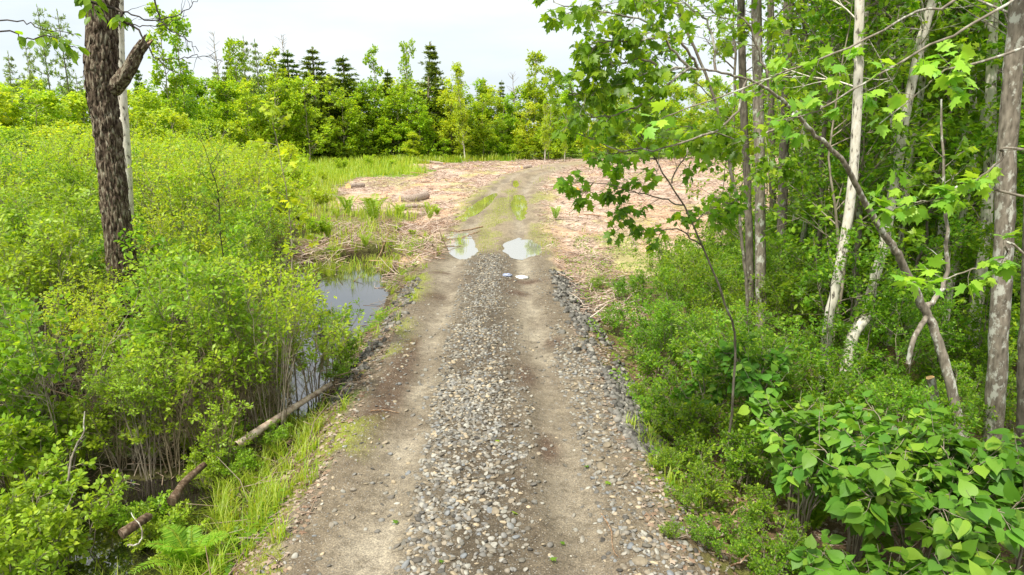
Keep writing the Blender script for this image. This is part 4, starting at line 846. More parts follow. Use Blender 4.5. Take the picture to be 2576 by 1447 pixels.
# measured emergent trees
EM = [
 (SP, 0, 785, 132, 92, 12, 1.8, 'dark conical spruce, second conifer peak left of the sky gap'),
 (SP, 1, 1083, 118, 98, 12, 1.35, 'tall pointed spruce standing alone above the middle of the treeline'),
 (SP, 2, 862, 153, 96, 12, 2.0, 'ragged broad spruce right of the conical spruce'),
 (SP, 0, 722, 140, 95, 12, 1.8, 'yellowish conical conifer left of the conical spruce'),
 (WP, 0, 640, 98, 95, 13, .8, 'dark-topped pine on a slender stem, right of a twin'),
 (WP, 1, 612, 92, 97, 13, .8, 'dark-topped pine on a slender stem, left of its twin'),
 (WP, 0, 540, 158, 100, 13, .9, 'pine with sparse upswept branches under a dead spike'),
 (FL, 0, 1016, 113, 97, 12, .62, 'narrow leafy column tree with a side arm, left of the lone spruce'),
 (FL, 1, 943, 145, 96, 12, .9, 'open lacy broadleaf tree peaking left of the narrow column tree'),
 (FL, 2, 1345, 150, 108, 12, 1.0, 'open-crowned tree rising alone at the right of the treeline'),
 (FL, 0, 1385, 180, 108, 12, 1.2, 'rounded taller tree right beside the lone open-crowned tree'),
 (FL, 1, 405, 58, 60, 12, .85, 'tall thin leafy tree just right of the shaggy trunk'),
 (FL, 2, 450, 62, 62, 12, .85, 'tall thin leafy tree, right one of the pair beyond the shaggy trunk'),
 (FL, 0, 590, 108, 88, 12, .9, 'light loose tree left of the slender twin pines'),
 (FL, 1, 690, 150, 90, 12, 1.1, 'yellow-green rounded tree between twin pines and spruces'),
 (FB, 0, 1168, 176, 92, 11, .95, 'white-stemmed birch clump in front of the middle treeline'),
 (FB, 1, 1372, 262, 90, 11, .8, 'short white-stemmed birch near the bend of the track'),
 (FB, 1, 1422, 300, 92, 11, .7, 'single pale birch stem leaning at the end of the chips'),
 (TP, 0, 93, 15, 62, 20, .6, 'very tall pine with bare trunk and small top, far left'),
 (TP, 1, 143, 25, 64, 20, .65, 'tall bare-trunked pine just right of the tallest far left pine'),
 (TP, 0, 62, 105, 70, 20, .6, 'pale shorter pine left of the two tall bare pines'),
 (TP, 1, 190, 185, 80, 20, .8, 'small dark pine between the tall pines and the shaggy trunk'),
 (WP, 1, 20, 130, 62, 13, .8, 'soft pale pine at the left edge of the picture'),
 (WP, 0, 170, 200, 70, 13, .8, 'hazy pine low behind the tall bare pines'),
 (WP, 1, 500, 215, 100, 13, 1.0, 'small pine in the notch right of the thin tree pair'),
 (SP, 1, 345, 180, 95, 12, .8, 'tiny spire of a spruce just right of the shaggy trunk'),
 (SP, 2, 1215, 208, 112, 12, 1.1, 'low spruce tip right of the birch clump'),
 (SP, 1, 975, 188, 98, 12, 1.1, 'half-hidden spruce tip left of the narrow column tree'),
 (SP, 2, 575, 150, 98, 12, 1.2, 'spruce top between the sparse pine and the twin pines'),
 (WP, 0, 455, 190, 96, 13, .9, 'sparse pine top right of the thin tree pair'),
 (SP, 0, 1262, 215, 115, 12, 1.0, 'second low spruce tip right of the birch clump'),
]
for pool, i, px, pt, Y_, h0, wd, lb in EM:
    o = far_put(pool, i, px, pt - (12 if pool is SP else 0), Y_, h0, None, wd); o['label'] = lb
# dead spikes
for px, p0, p1, Y_, lb in [(535, 82, 260, 100, 'bare dead spire with forked twigs above the sparse pine'), (708, 88, 250, 98, 'thin bare dead spike above the rounded yellow-green tree'), (1290, 190, 290, 108, 'dead grey snag tip among the low spruces')]:
    a = at_y(px, p0, Y_); P = refine([np.array([a[0], Y_, H(a[0], Y_)]), (a + np.array([.2, 0, 0])) * np.array([1, 1, .6]), a], 16, .05); tw = MB(); tubes(tw, P, np.linspace(.12, .03, 16), 6)
    c, _, _ = grow(P[None], 22, .55, 1, 1.6, .9, .06, .12, 5); tubes(tw, c, np.tile(np.linspace(.035, .015, 5), (len(c), 1)), 3); tree_of('dead_snag', lb, 'dead tree', P[0].copy(), tw, None, 'twig', None)
rows = {}
def row(key, o): rows.setdefault(key, []).append(o)
# ragged rows: (x range, distance, top px range)
def treerow(key, xs, Yf, topf, pools, group, jitter=14, wide=1.15, h0=8):
    for px in xs:
        px = px + rng.uniform(-jitter, jitter); Y_ = Yf(px) * rng.uniform(.96, 1.05); pt = topf(px) + rng.uniform(-16, 14)
        pool = pools[rng.integers(len(pools))]; row(key, far_put(pool, rng.integers(4), px, pt, Y_, h0, group, wide * rng.uniform(.9, 1.15)))
topc = lambda px: np.interp(px, [0, 200, 330, 480, 600, 700, 800, 900, 1000, 1100, 1200, 1300, 1400, 1500, 1800, 2600], [215, 245, 235, 228, 215, 205, 215, 228, 222, 225, 235, 240, 240, 235, 225, 215])
treerow('back', np.arange(-60, 2700, 50), lambda px: np.interp(px, [0, 500, 1000, 1500, 2600], [72, 100, 112, 118, 118]), topc, [FY, FG, FY, FG, FY, FO], 'trees of the rear row of the far treeline', wide=1.25)
treerow('front', np.arange(330, 1560, 40), lambda px: np.interp(px, [300, 500, 700, 900, 1100, 1300, 1500], [55, 72, 84, 92, 97, 100, 104]), lambda px: topc(px) + 26, [FG, FG, FY, FG, FY, FG, FO], 'trees of the front row of the far treeline', wide=1.2)
treerow('rightfar', np.arange(1560, 2700, 62), lambda px: 100, lambda px: 250, [FY, FG, FB], 'trees beyond the clearing behind the right woods', wide=1.1)
treerow('low', np.arange(930, 2000, 46), lambda px: np.interp(px, [900, 1500, 2000], [93, 101, 99]), lambda px: 352, [FY, FY, FG], 'low bushes along the foot of the far treeline', wide=1.7)
treerow('leftmid', list(np.arange(-60, 600, 62)), lambda px: np.interp(px, [0, 300, 600], [38, 44, 62]), lambda px: np.interp(px, [0, 300, 600], [262, 280, 330]), [FY, FY, FY, FG], 'bright bushy young trees of the left swamp', wide=1.35)
treerow('leftnear', list(np.arange(-60, 560, 60)), lambda px: np.interp(px, [0, 500], [24, 36]), lambda px: np.interp(px, [0, 560], [345, 400]), [FY], 'bright bushy young trees of the left swamp', wide=1.5)
label_row(rows['back'], 'leafy tree in rear treeline row, {o} from the left')
label_row(rows['front'], 'dense green tree in the front row of the far treeline, {o} from the left')
label_row(rows['rightfar'], 'pale green tree across the clearing behind the right woods, {o} from the left')
label_row(rows['low'], 'low rounded bush at the foot of the far treeline, {o} from the left')
label_row(rows['leftmid'], 'bright yellow-green young tree in the left swamp, back row, {o} from the left')
label_row(rows['leftnear'], 'bright yellow-green bush tree in the left swamp, near row, {o} from the left')

# --- right woods fill: young understory trees with maple leaves
UM = Pool([broad_proto('understory_maple', 6, 1.7, 'maple', 'maple_bark', .10, 'maple_lo', n=(16, 6, 3), per=6, t0=.18, up=.03, r=.035, droop=.4) for _ in range(4)])
UB = Pool([broad_proto('understory_beech', 5, 1.6, 'shrub_dark', 'twig', .085, 'ovate', n=(18, 7, 3), per=7, t0=.1, up=.03, r=.03, stemmy=1, droop=.2) for _ in range(3)])
und = []
cand = [(2130, 12.5), (2210, 14.5), (2330, 13), (2430, 15.5), (2560, 12), (2060, 19), (2130, 18), (2260, 19), (2370, 18), (2480, 20), (2590, 17), (2700, 15), (2040, 22), (2150, 24), (2250, 26), (2350, 25), (2450, 27), (2560, 25), (2680, 24),
        (2000, 30), (2090, 33), (2190, 34), (2290, 36), (2390, 35), (2490, 37), (2590, 36), (2120, 46), (2230, 48), (2340, 50), (2450, 48), (2560, 50), (1820, 19), (1930, 26), (2660, 10.5), (2130, 10.5), (2230, 10.8), (2330, 10.2), (2420, 10.6), (2520, 10.2), (2030, 23), (2170, 12.4), (2290, 15.5), (2400, 13.2), (2500, 13.6), (2090, 21), (2340, 17)]
NC = len(cand); cand += [(2120, 16), (2215, 17.5), (2320, 16.2), (2410, 18), (2500, 16.5), (2580, 14), (2460, 22), (2260, 23), (2380, 21), (2540, 20), (2160, 21)]
for k, (px, Y_) in enumerate(cand):
    x = at_y(px, 500, Y_)[0]; sc = rng.uniform(.95, 1.5) * (1 if Y_ < 20 else 1.25); pool = UM if k % 3 else UB
    if px < 1950: sc = .75
    if k >= NC: sc = rng.uniform(1.25, 1.6)
    elif k > 33: sc = rng.uniform(.36, .5) if Y_ < 11.5 else rng.uniform(.6, .8)
    und.append(tag(pool.put(k // 2 + k % 2, (x, Y_, H(x, Y_) - .05), rng.uniform(0, 6.28), sc), group='understory trees of the right woods'))
lsap = []
for k, (px, Y_, sc) in enumerate([(50, 14, .62), (190, 17, .7), (400, 14, .5), (500, 15.5, .62), (600, 13, .52), (680, 16, .5), (350, 20, .75), (110, 22, .8), (450, 19, .6), (20, 18, .8), (560, 22, .7), (640, 20, .55)]):
    x = at_y(px, 600, Y_)[0]; lsap.append(tag(UB.put(k, (x, Y_, H(x, Y_) - .05), rng.uniform(0, 6.28), sc), group='saplings of the left thicket'))
label_row(lsap, 'taller darker green sapling rising from the left thicket, {o} from the left')
label_row(und, 'leafy understory tree filling the right woods, {o} from the left')
# extra slim trunks deep in the woods
SLIM = Pool([broad_proto('slim_tree', 13, 1.9, 'maple', bk, .12, 'maple_lo', n=(14, 6, 3), per=4, t0=.5, up=.04, r=.09) for bk in ('birch_bark', 'maple_bark', 'grey_bark', 'maple_bark')])
sl = []
for k, (px, Y_) in enumerate([(2230, 20), (2350, 24), (2430, 19), (2460, 26), (2540, 22), (2120, 27), (2010, 23), (1835, 30), (2290, 30), (2390, 32), (2180, 31), (2500, 33), (2570, 29), (2650, 20), (2640, 27), (2065, 30), (2330, 40), (2210, 42), (2420, 42), (2530, 44), (2240, 15), (2390, 16.5), (2110, 17), (2460, 17.5), (2020, 18.5), (2310, 21), (2560, 15.5), (2170, 20), (2350, 14.2), (2080, 15.5), (2205, 13.5), (2440, 14.5), (2005, 20.5), (2270, 17.5), (2490, 12.5), (2120, 22.5), (2380, 19.5), (2530, 16.5)]):
    x = at_y(px, 500, Y_)[0]; sl.append(tag(SLIM.put(k, (x, Y_, H(x, Y_) - .05), rng.uniform(0, 6.28), rng.uniform(.8, 1.1), (rng.normal(0, .05), rng.normal(0, .05))), group='slim trunks deep in the right woods'))
label_row(sl, 'slim straight trunk deep in the right woods, {o} from the left')

# ------------------------------------------------------------------ shrubs
def shrub_proto(hgt, spread, leafm, leaf, stems=12, n=(7, 5), per=9, t0=.45, kind='ovate', bark='twig', r=.009, name='leafy_shrub', cat='shrub', droop=.05, L1=.55, L2=.3, bare=0):
    tw = MB(); lf = MB(); a = rng.uniform(0, 2 * pi, stems); rb = rng.uniform(0, .25, stems) * spread; P = []
    for k in range(stems):
        o_ = np.array([cos(a[k]), sin(a[k]), 0]); h = hgt * rng.uniform(.7, 1.05); sp_ = spread * rng.uniform(.25, 1.0)
        P.append(refine([o_ * rb[k], o_ * (rb[k] + sp_ * .25) + [0, 0, h * .4], o_ * (rb[k] + sp_ * .6) + [0, 0, h * .75], o_ * (rb[k] + sp_) + [0, 0, h]], 10, .012))
    P = np.array(P); tubes(tw, P, np.tile(np.linspace(r, r * .35, 10), (stems, 1)), 5)
    c1, _, _ = grow(P, n[0], t0, 1, L1, .7, .04, .13, 5, .4); tubes(tw, c1, np.tile(np.linspace(r * .4, r * .18, 5), (len(c1), 1)), 3)
    c2, _, _ = grow(c1, n[1], .2, 1, L2, .75, .03, .12, 4, .3); tubes(tw, c2, np.tile(np.linspace(r * .2, r * .1, 4), (len(c2), 1)), 3)
    leaves_on(lf, c2, per, kind, leaf, t0=.1, droop=droop, tilt=.5, spread=leaf * .5, along=.7)
    if bare:
        cb_, _, _ = grow(P, bare, .1, .7, .6, .7, .05, .2, 5, .3); tubes(tw, cb_, np.tile(np.linspace(r * .35, r * .12, 5), (len(cb_), 1)), 3)
    t = thing(name, 'x', cat); tw.obj('stem', M[bark], t, smooth_=True); lf.obj('foliage', M[leafm], t); return t
LS = Pool([shrub_proto(2.5, .95, 'shrub', .07, stems=15, n=(6, 5), per=7, t0=.58, bare=8), shrub_proto(2.7, .85, 'shrub', .055, stems=16, n=(6, 5), per=9, t0=.6, bare=9),
           shrub_proto(2.2, 1.0, 'shrub_dark', .085, stems=12, n=(5, 4), per=7, t0=.5, bare=7), shrub_proto(2.9, .9, 'far_yellow', .06, stems=12, n=(6, 4), per=7, t0=.62, bare=9)])
LL = Pool([shrub_proto(1.15, .65, 'shrub', .075, stems=10, n=(6, 4), per=8, t0=.3, L1=.35, L2=.2) for _ in range(3)])
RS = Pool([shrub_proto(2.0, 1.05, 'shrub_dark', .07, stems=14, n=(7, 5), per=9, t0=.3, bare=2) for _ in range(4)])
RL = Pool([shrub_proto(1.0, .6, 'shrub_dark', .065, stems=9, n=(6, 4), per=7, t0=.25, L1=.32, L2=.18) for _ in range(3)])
def vis(x, y, z, m=260): u, v, d = screen(x, y, z); return d > 0 and -m < u < 2576 + m
BS = Pool([shrub_proto(1.8, .7, 'shrub', .07, stems=12, n=(5, 3), per=6, t0=.45, bare=7, L1=.35, L2=.2, r=.010, bark='twig_warm', name='bare_stemmed_shrub') for _ in range(3)])
bss = []
for px, py, sc in [(370, 1160, .95), (440, 1190, .8), (520, 1150, 1.0), (590, 1110, .95), (660, 1080, .9), (720, 1050, .95), (790, 1010, 1.0), (840, 960, .8), (480, 1080, 1.1), (620, 1030, 1.1), (700, 960, 1.1), (300, 1190, .7), (560, 1200, .6)]:
    c = at_z(px, py, -.6); bss.append(tag(BS.put(rng.integers(3), (c[0], c[1], max(H(c[0], c[1]), WATER_Z - .1) - .04), rng.uniform(0, 6.28), sc), group='bare-stemmed shrubs along the ditch'))
label_row(bss, 'shrub of bare grey-brown stems beside the ditch, {o} from the left')
left_s = []; 
for y in np.arange(8.6, 27, 1.25):
    for x in np.arange(-17, -3.0, 1.25):
        xx = x + rng.uniform(-.45, .45); yy_ = y + rng.uniform(-.45, .45)
        lim = np.interp(yy_, [8, 10, 12, 13.5, 15, 18, 22, 27], [-3.6, -3.4, -3.6, -4.4, -5.5, -6.4, -8.8, -11])
        if xx > lim or not vis(xx, yy_, 1): continue
        if basin(xx, yy_) > .38: continue
        sc = np.interp(yy_, [8, 12, 16, 27], [.9, 1.0, 1.15, 1.25]) * rng.uniform(.78, 1.2) * (1.0 if xx < -5.5 else .9)
        uu, _, _ = screen(xx, yy_, 1.5)
        if 190 < uu < 420 and yy_ < 13.5: sc = min(sc, .98) * .78
        left_s.append(tag(LS.put(3 if yy_ > 16 and rng.uniform() < .6 else rng.integers(4), (xx, yy_, H(xx, yy_) - .05), rng.uniform(0, 6.28), sc), group='shrubs of the left thicket'))
print('left shrubs', len(left_s))
low_l = []
for px, py, sc in [(60, 1330, .9), (180, 1340, .85), (50, 1150, 1.1), (150, 1160, 1.05), (330, 1130, .8), (30, 1440, .9), (-60, 1250, 1.1), (-40, 1050, 1.2), (575, 1120, .5), (405, 1290, .5), (440, 1330, .45), (350, 1270, .5), (520, 1165, .45), (600, 1150, .4), (400, 1290, .5), (860, 950, .35), (700, 1075, .35), (870, 900, .5), (110, 1430, .7), (820, 760, .55)]:
    c = at_z(px, py + 60, -.6); low_l.append(tag(LL.put(rng.integers(3), (c[0], c[1], H(c[0], c[1]) - .04), rng.uniform(0, 6.28), sc), group='low shrubs along the left ditch'))
YS = Pool([shrub_proto(2.6, 1.35, 'far_yellow', .13, stems=12, n=(7, 5), per=7, t0=.25, L1=.8, L2=.4, kind='clump', r=.012) for _ in range(3)])
yel = []
for y in np.arange(27, 60, 2.3):
    for x in np.arange(-38, -8, 2.3):
        xx = x + rng.uniform(-1, 1); yy_ = y + rng.uniform(-1, 1); u, v, d = screen(xx, yy_, 0)
        if u < -150 or u > 640 + rng.uniform(-60, 110) or rng.uniform() < .12: continue
        yel.append(tag(YS.put(rng.integers(3), (xx, yy_, H(xx, yy_) - .05), rng.uniform(0, 6.28), rng.uniform(.6, 1.1)), group='bright shrubs beyond the left thicket'))
for px, py, sc in [(660, 445, .8), (700, 425, .7), (760, 420, .6), (650, 480, .7), (720, 490, .45), (770, 470, .4), (820, 450, .35), (860, 425, .5), (930, 412, .5), (990, 415, .35), (810, 520, .4), (700, 540, .6), (760, 560, .4), (800, 590, .35), (640, 540, .6), (610, 590, .6), (680, 600, .5)]:
    c = at_z(px, py + 8, -.1); yel.append(tag(YS.put(rng.integers(3), (c[0], c[1], H(c[0], c[1]) - .05), rng.uniform(0, 6.28), sc), group='bright shrubs beyond the left thicket'))
label_row(yel, 'bright shrub beyond the shaggy tree, {o} from the left')
label_row(left_s, 'twiggy shrub of the left thicket, {o} from the left')
label_row(low_l, 'low shrub at the edge of the left ditch, {o} from the left')
right_s = []
for y in np.arange(8.2, 24, 1.15):
    for x in np.arange(2.6, 14, 1.2):
        xx = x + rng.uniform(-.5, .5); yy_ = y + rng.uniform(-.5, .5)
        lim = np.interp(yy_, [8, 10, 12, 15, 18, 21, 24], [3.4, 3.0, 2.95, 3.1, 4.0, 6.3, 9])
        if xx < lim or not vis(xx, yy_, 1) : continue
        u, v, d = screen(xx, yy_, .8)
        if yy_ < 13.5 and u > 1940 and rng.uniform() < .5: continue
        sc = rng.uniform(.7, 1.05) * (.68 if yy_ < 13.5 and u > 1940 else 1) * (1.0 if u > 1900 else .82)
        right_s.append(tag(RS.put(rng.integers(4), (xx, yy_, H(xx, yy_) - .05), rng.uniform(0, 6.28), sc), group='shrubs under the right woods'))
low_r = []
for px, py, sc in [(1560, 800, .7), (1600, 860, .8), (1650, 930, .8), (1700, 1010, .75), (1690, 1090, .65), (1740, 1160, .6), (1800, 1100, .8), (1850, 1180, .7), (1560, 720, .6), (1620, 740, .8), (1760, 960, .9), (1500, 690, .4), (1680, 840, .9), (1900, 1290, .5), (1960, 1390, .5), (1830, 1400, .35), (1750, 1390, .3), (1620, 1010, .5), (1720, 1290, .3), (1860, 1320, .4), (1930, 1440, .45), (2010, 1420, .45), (1780, 1230, .55), (1690, 1400, .22), (1900, 1180, .8), (1980, 1120, .8), (1660, 1060, .6), (1720, 1100, .8), (1670, 1200, .35), (2080, 1050, .8), (2200, 980, .9), (2290, 1040, .8), (2440, 950, .9), (2050, 980, .9), (2130, 1030, .8), (2350, 980, .9), (2500, 1030, .7), (2000, 1040, .7)]:
    c = at_z(px, py + 40, -.4); low_r.append(tag(RL.put(rng.integers(3), (c[0], c[1], H(c[0], c[1]) - .04), rng.uniform(0, 6.28), sc), group='low plants along the right verge'))
print('right shrubs', len(right_s))
label_row(right_s, 'green shrub under the right woods, {o} from the left')
label_row(low_r, 'low leafy plant on the right verge, {o} from the left')

# big heart-leaved bush bottom right
def heart_bush(label, px, py, Yd, hgt, stems, spread, seedx=0, leaf=.15):
    x = at_y(px, py, Yd)[0]; base = np.array([x, Yd, H(x, Yd) - .04]); tw = MB(); lf = MB(); P = []
    for k in range(stems):
        a = rng.uniform(0, 2 * pi); o_ = np.array([cos(a), sin(a), 0]); sp_ = spread * rng.uniform(.3, 1.); h = hgt * rng.uniform(.65, 1.05)
        P.append(refine([base + o_ * .05, base + o_ * sp_ * .2 + [0, 0, h * .45], base + o_ * sp_ * .6 + [0, 0, h * .85], base + o_ * sp_ * 1.05 + [0, 0, h]], 12, .008))
    P = np.array(P); tubes(tw, P, np.tile(np.linspace(.011, .004, 12), (stems, 1)), 6)
    c1, _, _ = grow(P, 6, .35, 1, .42, .8, .02, .08, 6, .3, .4); tubes(tw, c1, np.tile(np.linspace(.0045, .002, 6), (len(c1), 1)), 4)
    leaves_on(lf, c1, 7, 'heart', leaf, t0=.15, droop=.45, tilt=.34, spread=.05, along=.6, var=.45)
    t = thing('heart_leaved_shrub', label, 'shrub', base); tw.obj('stem', M['twig'], t, base, True); lf.obj('foliage', M['heart'], t, base); return t
for lb, px, py, Yd, hg, st_, sp_, lf_ in [
 ('heart-leaved shrub at the lower right, leftmost of the big clump', 2010, 1330, 6.9, 1.35, 10, .75, .115),
 ('heart-leaved shrub in the middle of the big lower right clump', 2150, 1380, 6.4, 1.4, 13, .85, .12),
 ('heart-leaved shrub right of the middle in the big lower right clump', 2300, 1400, 6.0, 1.45, 13, .9, .125),
 ('heart-leaved shrub standing before the large lichened trunk', 2430, 1420, 6.1, 1.45, 12, .8, .12),
 ('heart-leaved shrub in the bottom right corner with the largest leaves', 2500, 1500, 4.9, 1.0, 12, .7, .135),
 ('heart-leaved shrub low at the bottom edge, right of centre of the clump', 2330, 1520, 4.9, .75, 9, .6, .125),
 ('heart-leaved shrub low at the bottom edge, left side of the clump', 2180, 1500, 5.3, .7, 9, .55, .12),
 ('heart-leaved shrub at the right edge behind the corner', 2600, 1300, 6.0, 1.3, 10, .7, .12),
 ('heart-leaved shrub at the upper left end of the big clump, nearest the verge', 2000, 1230, 7.4, 1.35, 11, .7, .105),
 ('heart-leaved shrub filling the gap between the clump and the cut stem', 2250, 1230, 7.2, 1.35, 11, .8, .11),
 ('small heart-leaved shrub above the big clump, beside the verge plants', 1900, 1000, 9.0, 1.5, 9, .65, .11),
 ('heart-leaved shrub hanging over the right verge, leftmost of its kind', 1790, 1000, 9.4, 1.2, 8, .55, .10)]:
    heart_bush(lb, px, py, Yd, hg, st_, sp_, leaf=lf_)

# cut stump post in the right woods
Pc = refine(pxpath([(2362, 1060, 8.9), (2352, 1010, 8.9), (2340, 950, 8.9)]), 14); Pc[0, 2] = H(Pc[0, 0], Pc[0, 1]) - .05
log('cut_stem', 'short leaning cut stem in front of the right woods undergrowth', 'stump', [Pc[0], Pc[6], Pc[13]], .055, .05, bark='grey_bark', sides=12)
Pc = pxpath([(2125, 905, 11), (2145, 850, 11), (2177, 804, 11.1)]); Pc[0][2] = H(Pc[0][0], Pc[0][1])
log('cut_stem', 'slanting sawn birch stem ending in mid-air between two birches', 'stump', Pc, .10, .085, bark='birch_bark', sides=12)

# ------------------------------------------------------------------ ferns
def fern_proto(L=.75, fr=9, up=.9):
    tw = MB(); lf = MB()
    for k in range(fr):
        a = 2 * pi * k / fr + rng.uniform(-.25, .25); o_ = np.array([cos(a), sin(a), 0]); l = L * rng.uniform(.75, 1.1); arch = rng.uniform(.35, 1.2)
        P = refine([np.zeros(3), o_ * l * .18 * arch + [0, 0, l * .42 * up], o_ * l * .5 * arch + [0, 0, l * .75 * up], o_ * l * .85 * arch + [0, 0, l * .82 * up]], 16)
        tubes(tw, P, np.linspace(.005, .0015, 16), 4)
        t_ = np.linspace(.14, .99, 40); pos, tan = interp(np.repeat(P[None], 40, 0), t_); side = nrm(np.cross(tan, np.array([0, 0, 1.]))); nor = nrm(np.cross(side, tan))
        wl = l * .2 * np.sin(pi * np.clip(t_ * .85 + .12, 0, 1)) ** .8
        for sg in (-1, 1): put_leaves(lf, 'pinna', pos, side * sg + tan * .3 + rng.normal(0, .08, pos.shape), nor, wl * rng.uniform(.85, 1.1, 40))
    t = thing('fern', 'x', 'fern'); tw.obj('stalk', M['grass'], t); lf.obj('frond', M['fern'], t); return t
FE = Pool([fern_proto(.8, 10, .8), fern_proto(.9, 6, 1.1), fern_proto(.7, 8, .6), fern_proto(.75, 5, .95)])
ferns = [(850, 590, 1.4, 0), (905, 560, 1.5, 1), (1005, 590, 1.0, 0), (1045, 545, 1.3, 1), (1075, 560, 1.1, 1), (865, 625, 1.2, 0), (980, 545, 1.1, 1), (1392, 540, 1.1, 1), (870, 540, 1.3, 1), (930, 530, 1.2, 0), (480, 1385, .8, 0), (520, 1360, .6, 2), (700, 850, 1.0, 2), (780, 880, .9, 1), (660, 870, 1.1, 0), (600, 960, .8, 2), (840, 850, .7, 0), (1700, 1050, .5, 2), (2050, 1300, .6, 0), (2100, 1440, .5, 2), (830, 555, 1.2, 1), (1108, 530, .9, 0), (920, 610, 1.0, 1), (1030, 575, .9, 2)]
fl = []
for px, py, sc, k in ferns:
    c = at_z(px, py + 12, -.35 if py > 640 or px < 1100 else -.08); fl.append(tag(FE.put(k if rng.uniform() < .6 else 3, (c[0] + rng.normal(0, .3) * (py < 1250), c[1] + rng.normal(0, .6) * (py < 700), H(c[0], c[1])), rng.uniform(0, 6.28), sc * (rng.uniform(.6, 1.1) if py < 1250 else 1.15)), group='ferns'))
label_row(fl, 'bright green fern clump, {o} fern counted from the left')

# ------------------------------------------------------------------ grass, sedge, moss, ground cover
def blades(mb, x, y, h, lean=.5, wd=.006, z0=None):
    n = len(x); a = rng.uniform(0, 2 * pi, n); z = height(x, y) - .01 if z0 is None else z0
    d = np.stack([np.cos(a), np.sin(a), 0 * a], -1); s = np.stack([-np.sin(a), np.cos(a), 0 * a], -1) * (wd * np.ones(n))[:, None]
    ln = (lean * rng.uniform(.3, 1.3, n) * h)[:, None]; b = np.stack([x, y, z], -1); up = np.array([0, 0, 1.]) * h[:, None]
    m_ = b + d * ln * .3 + up * .6; t = b + d * ln + up * rng.uniform(.75, 1, n)[:, None]
    V = np.stack([b - s, b + s, m_ + s * .7, m_ - s * .7, t], 1); k = np.arange(n)[:, None] * 5
    mb.add(V, k + np.array([[0, 1, 2, 3]])); mb.f[3].append((k + np.array([[3, 2, 4]])) + mb.n - n * 5)
mb = MB()
def patch(px, py, z, rx, ry, n, h0, h1, lean=.5, wd=.006):
    c = at_z(px, py, z); k = max(3, n // 28); q = rng.integers(0, k, n); x = c[0] + rng.normal(0, rx, k)[q] + rng.normal(0, .045, n); y = c[1] + rng.normal(0, ry, k)[q] + rng.normal(0, .045, n); n = len(x); blades(mb, x, y, rng.uniform(h0, h1, n), lean + .3, wd)
for a in [(560, 1300, -.4, .35, .35, 900, .15, .42), (640, 1200, -.4, .3, .4, 700, .15, .4), (470, 1430, -.45, .35, .2, 700, .15, .4), (700, 1120, -.35, .25, .4, 500, .12, .35), (760, 1060, -.35, .25, .5, 400, .12, .3),
          (1640, 1130, -.2, .15, .5, 300, .1, .28), (1690, 1230, -.25, .12, .2, 80, .12, .3), (1750, 1060, -.3, .3, .5, 300, .1, .25), (940, 820, -.4, .4, 1.0, 400, .12, .3), (1000, 700, -.3, .5, 1.4, 500, .12, .3), (30, 1130, -.4, .4, .5, 500, .3, .8), (850, 720, -.62, .9, 1.6, 420, .3, .7, .3, .004), (800, 800, -.62, .6, .9, 260, .25, .6, .3, .004), (910, 680, -.62, .9, 1.2, 420, .3, .7, .3, .004), (600, 1000, -.5, .5, .6, 500, .2, .5), (520, 1120, -.5, .5, .5, 500, .15, .45),
          (1030, 620, -.2, .8, 1.2, 700, .12, .4), (900, 640, -.3, 1.5, 1.8, 900, .15, .5)]: patch(*a)
# tall yellow-green grass of the clearing's left part
n = 60000; x = rng.uniform(-32, -2.2, n); y = 22 + 66 * rng.uniform(0, 1, n) ** 1.3
cl = in_poly(CLEAR, x, y); u, v, d = screen(x, y, 0 * x); dens = fbm(x * .35, y * .25, 410) + .25 * smooth(35, 50, y)
ok = ~cl & (dens > .46) & (fbm(x * 2.2, y * 1.4, 415) > .45) & (u > 300) & (np.abs(road_s(x, y)) > 2.6); x, y = x[ok], y[ok]; hh = fbm(x * .8, y * .5, 417); blades(mb, x, y, rng.uniform(.12, .5, len(x)) * (1 + .015 * y) * (.35 + 1.3 * hh), .7, .005 + y * .0003)
# verge in front of the far trees
n = 26000; x = rng.uniform(-25, 75, n); y = rng.normal(92, 5, n); cl = in_poly(CLEAR, x, y); x, y = x[~cl], y[~cl]; blades(mb, x, y, rng.uniform(.4, 1.3, len(x)), .4, .05)
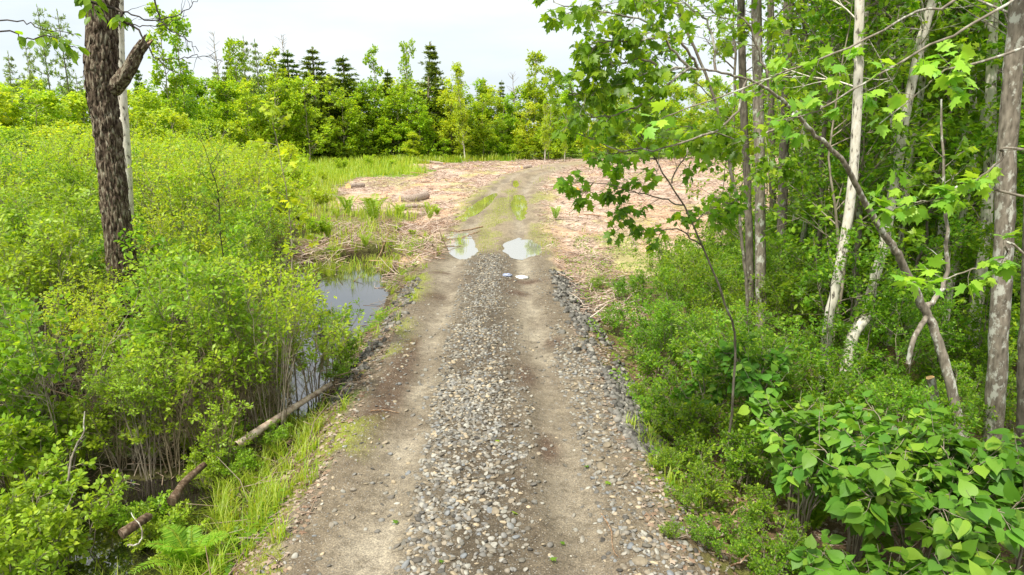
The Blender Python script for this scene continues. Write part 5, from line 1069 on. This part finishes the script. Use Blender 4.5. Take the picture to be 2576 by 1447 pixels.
# sprigs on the chips and beside the far wheel tracks
n = 4000; x = rng.uniform(-14, 30, n); y = rng.uniform(24, 80, n); ok = fbm(x * .5, y * .3, 440) > .68; blades(mb, x[ok], y[ok], rng.uniform(.15, .5, ok.sum()), .5, .015)
tag(mb.obj('grass', M['grass']), 'fresh green grass and sedge along the ditch, verges and clearing', 'grass', kind='stuff')
mb = MB(); n = 26000; y = 4.6 + 20 * rng.uniform(0, 1, n) ** 1.2; s = rng.normal(-2.0, .22, n); x = road_xy(s, y); ok = fbm(x * 1.1, y * .8, 131) > .53; blades(mb, x[ok], y[ok], rng.uniform(.012, .045, ok.sum()), .6, .004)
n = 9000; y = rng.uniform(22, 48, n); s = rng.choice([-2.2, 0, 2.1], n) + rng.normal(0, .4, n); x = road_xy(s, y); ok = fbm(x * .9, y * .35, 151) > .52; blades(mb, x[ok], y[ok], rng.uniform(.02, .08, ok.sum()), .6, .008)
tag(mb.obj('moss', M['moss']), 'bright yellow-green moss along the left verge and far wheel tracks', 'moss', kind='stuff')
# leafy ground cover on both banks and the woodland floor
mb = MB(); n = 70000
s = np.where(rng.uniform(0, 1, n) < .72, rng.uniform(2.15, 13, n), rng.uniform(-4.0, -2.3, n)); y = 4.6 + 22 * rng.uniform(0, 1, n) ** 1.2; x = road_xy(s, y)
pr = fbm(x * 1.0, y * 1.0, 500); ok = pr > .42 + .12 * smooth(3.2, 2.3, np.abs(s)); x, y = x[ok], y[ok]; z = height(x, y); ok = z > WATER_Z; x, y, z = x[ok], y[ok], z[ok]; n = len(x)
put_leaves(mb, 'ovate', np.stack([x, y, z + rng.uniform(.01, .22, n) * smooth(.45, .7, fbm(x * 1.0, y * 1.0, 500))], -1), np.concatenate([rng.normal(0, 1, (n, 2)), rng.normal(.1, .3, (n, 1))], 1), np.array([0, 0, 1.]) + rng.normal(0, .4, (n, 3)), rng.uniform(.03, .09, n))
gl = [(1250, 1122), (1412, 1365), (1480, 1172), (1525, 1215), (1000, 1310), (1105, 1425), (1385, 1418), (1290, 1300), (1660, 1200)]
gp_ = np.array([gp(px, py, .03, 0) for px, py in gl]); put_leaves(mb, 'maple', gp_, rng.normal(0, 1, (len(gl), 3)) * [1, 1, .1], np.tile([0., 0, 1], (len(gl), 1)) + rng.normal(0, .2, (len(gl), 3)), rng.uniform(.05, .08, len(gl)))
tag(mb.obj('ground_cover', M['shrub_dark']), 'small leafy ground cover on the banks and the woodland floor', 'ground cover', kind='stuff')
for pl_ in POOLS:                # kinds of tree that found no place
    for u_, o_ in zip(pl_.used, pl_.p):
        if not u_:
            for ch in list(o_.children): bpy.data.objects.remove(ch)
            bpy.data.objects.remove(o_)
print('objects', len(bpy.data.objects))
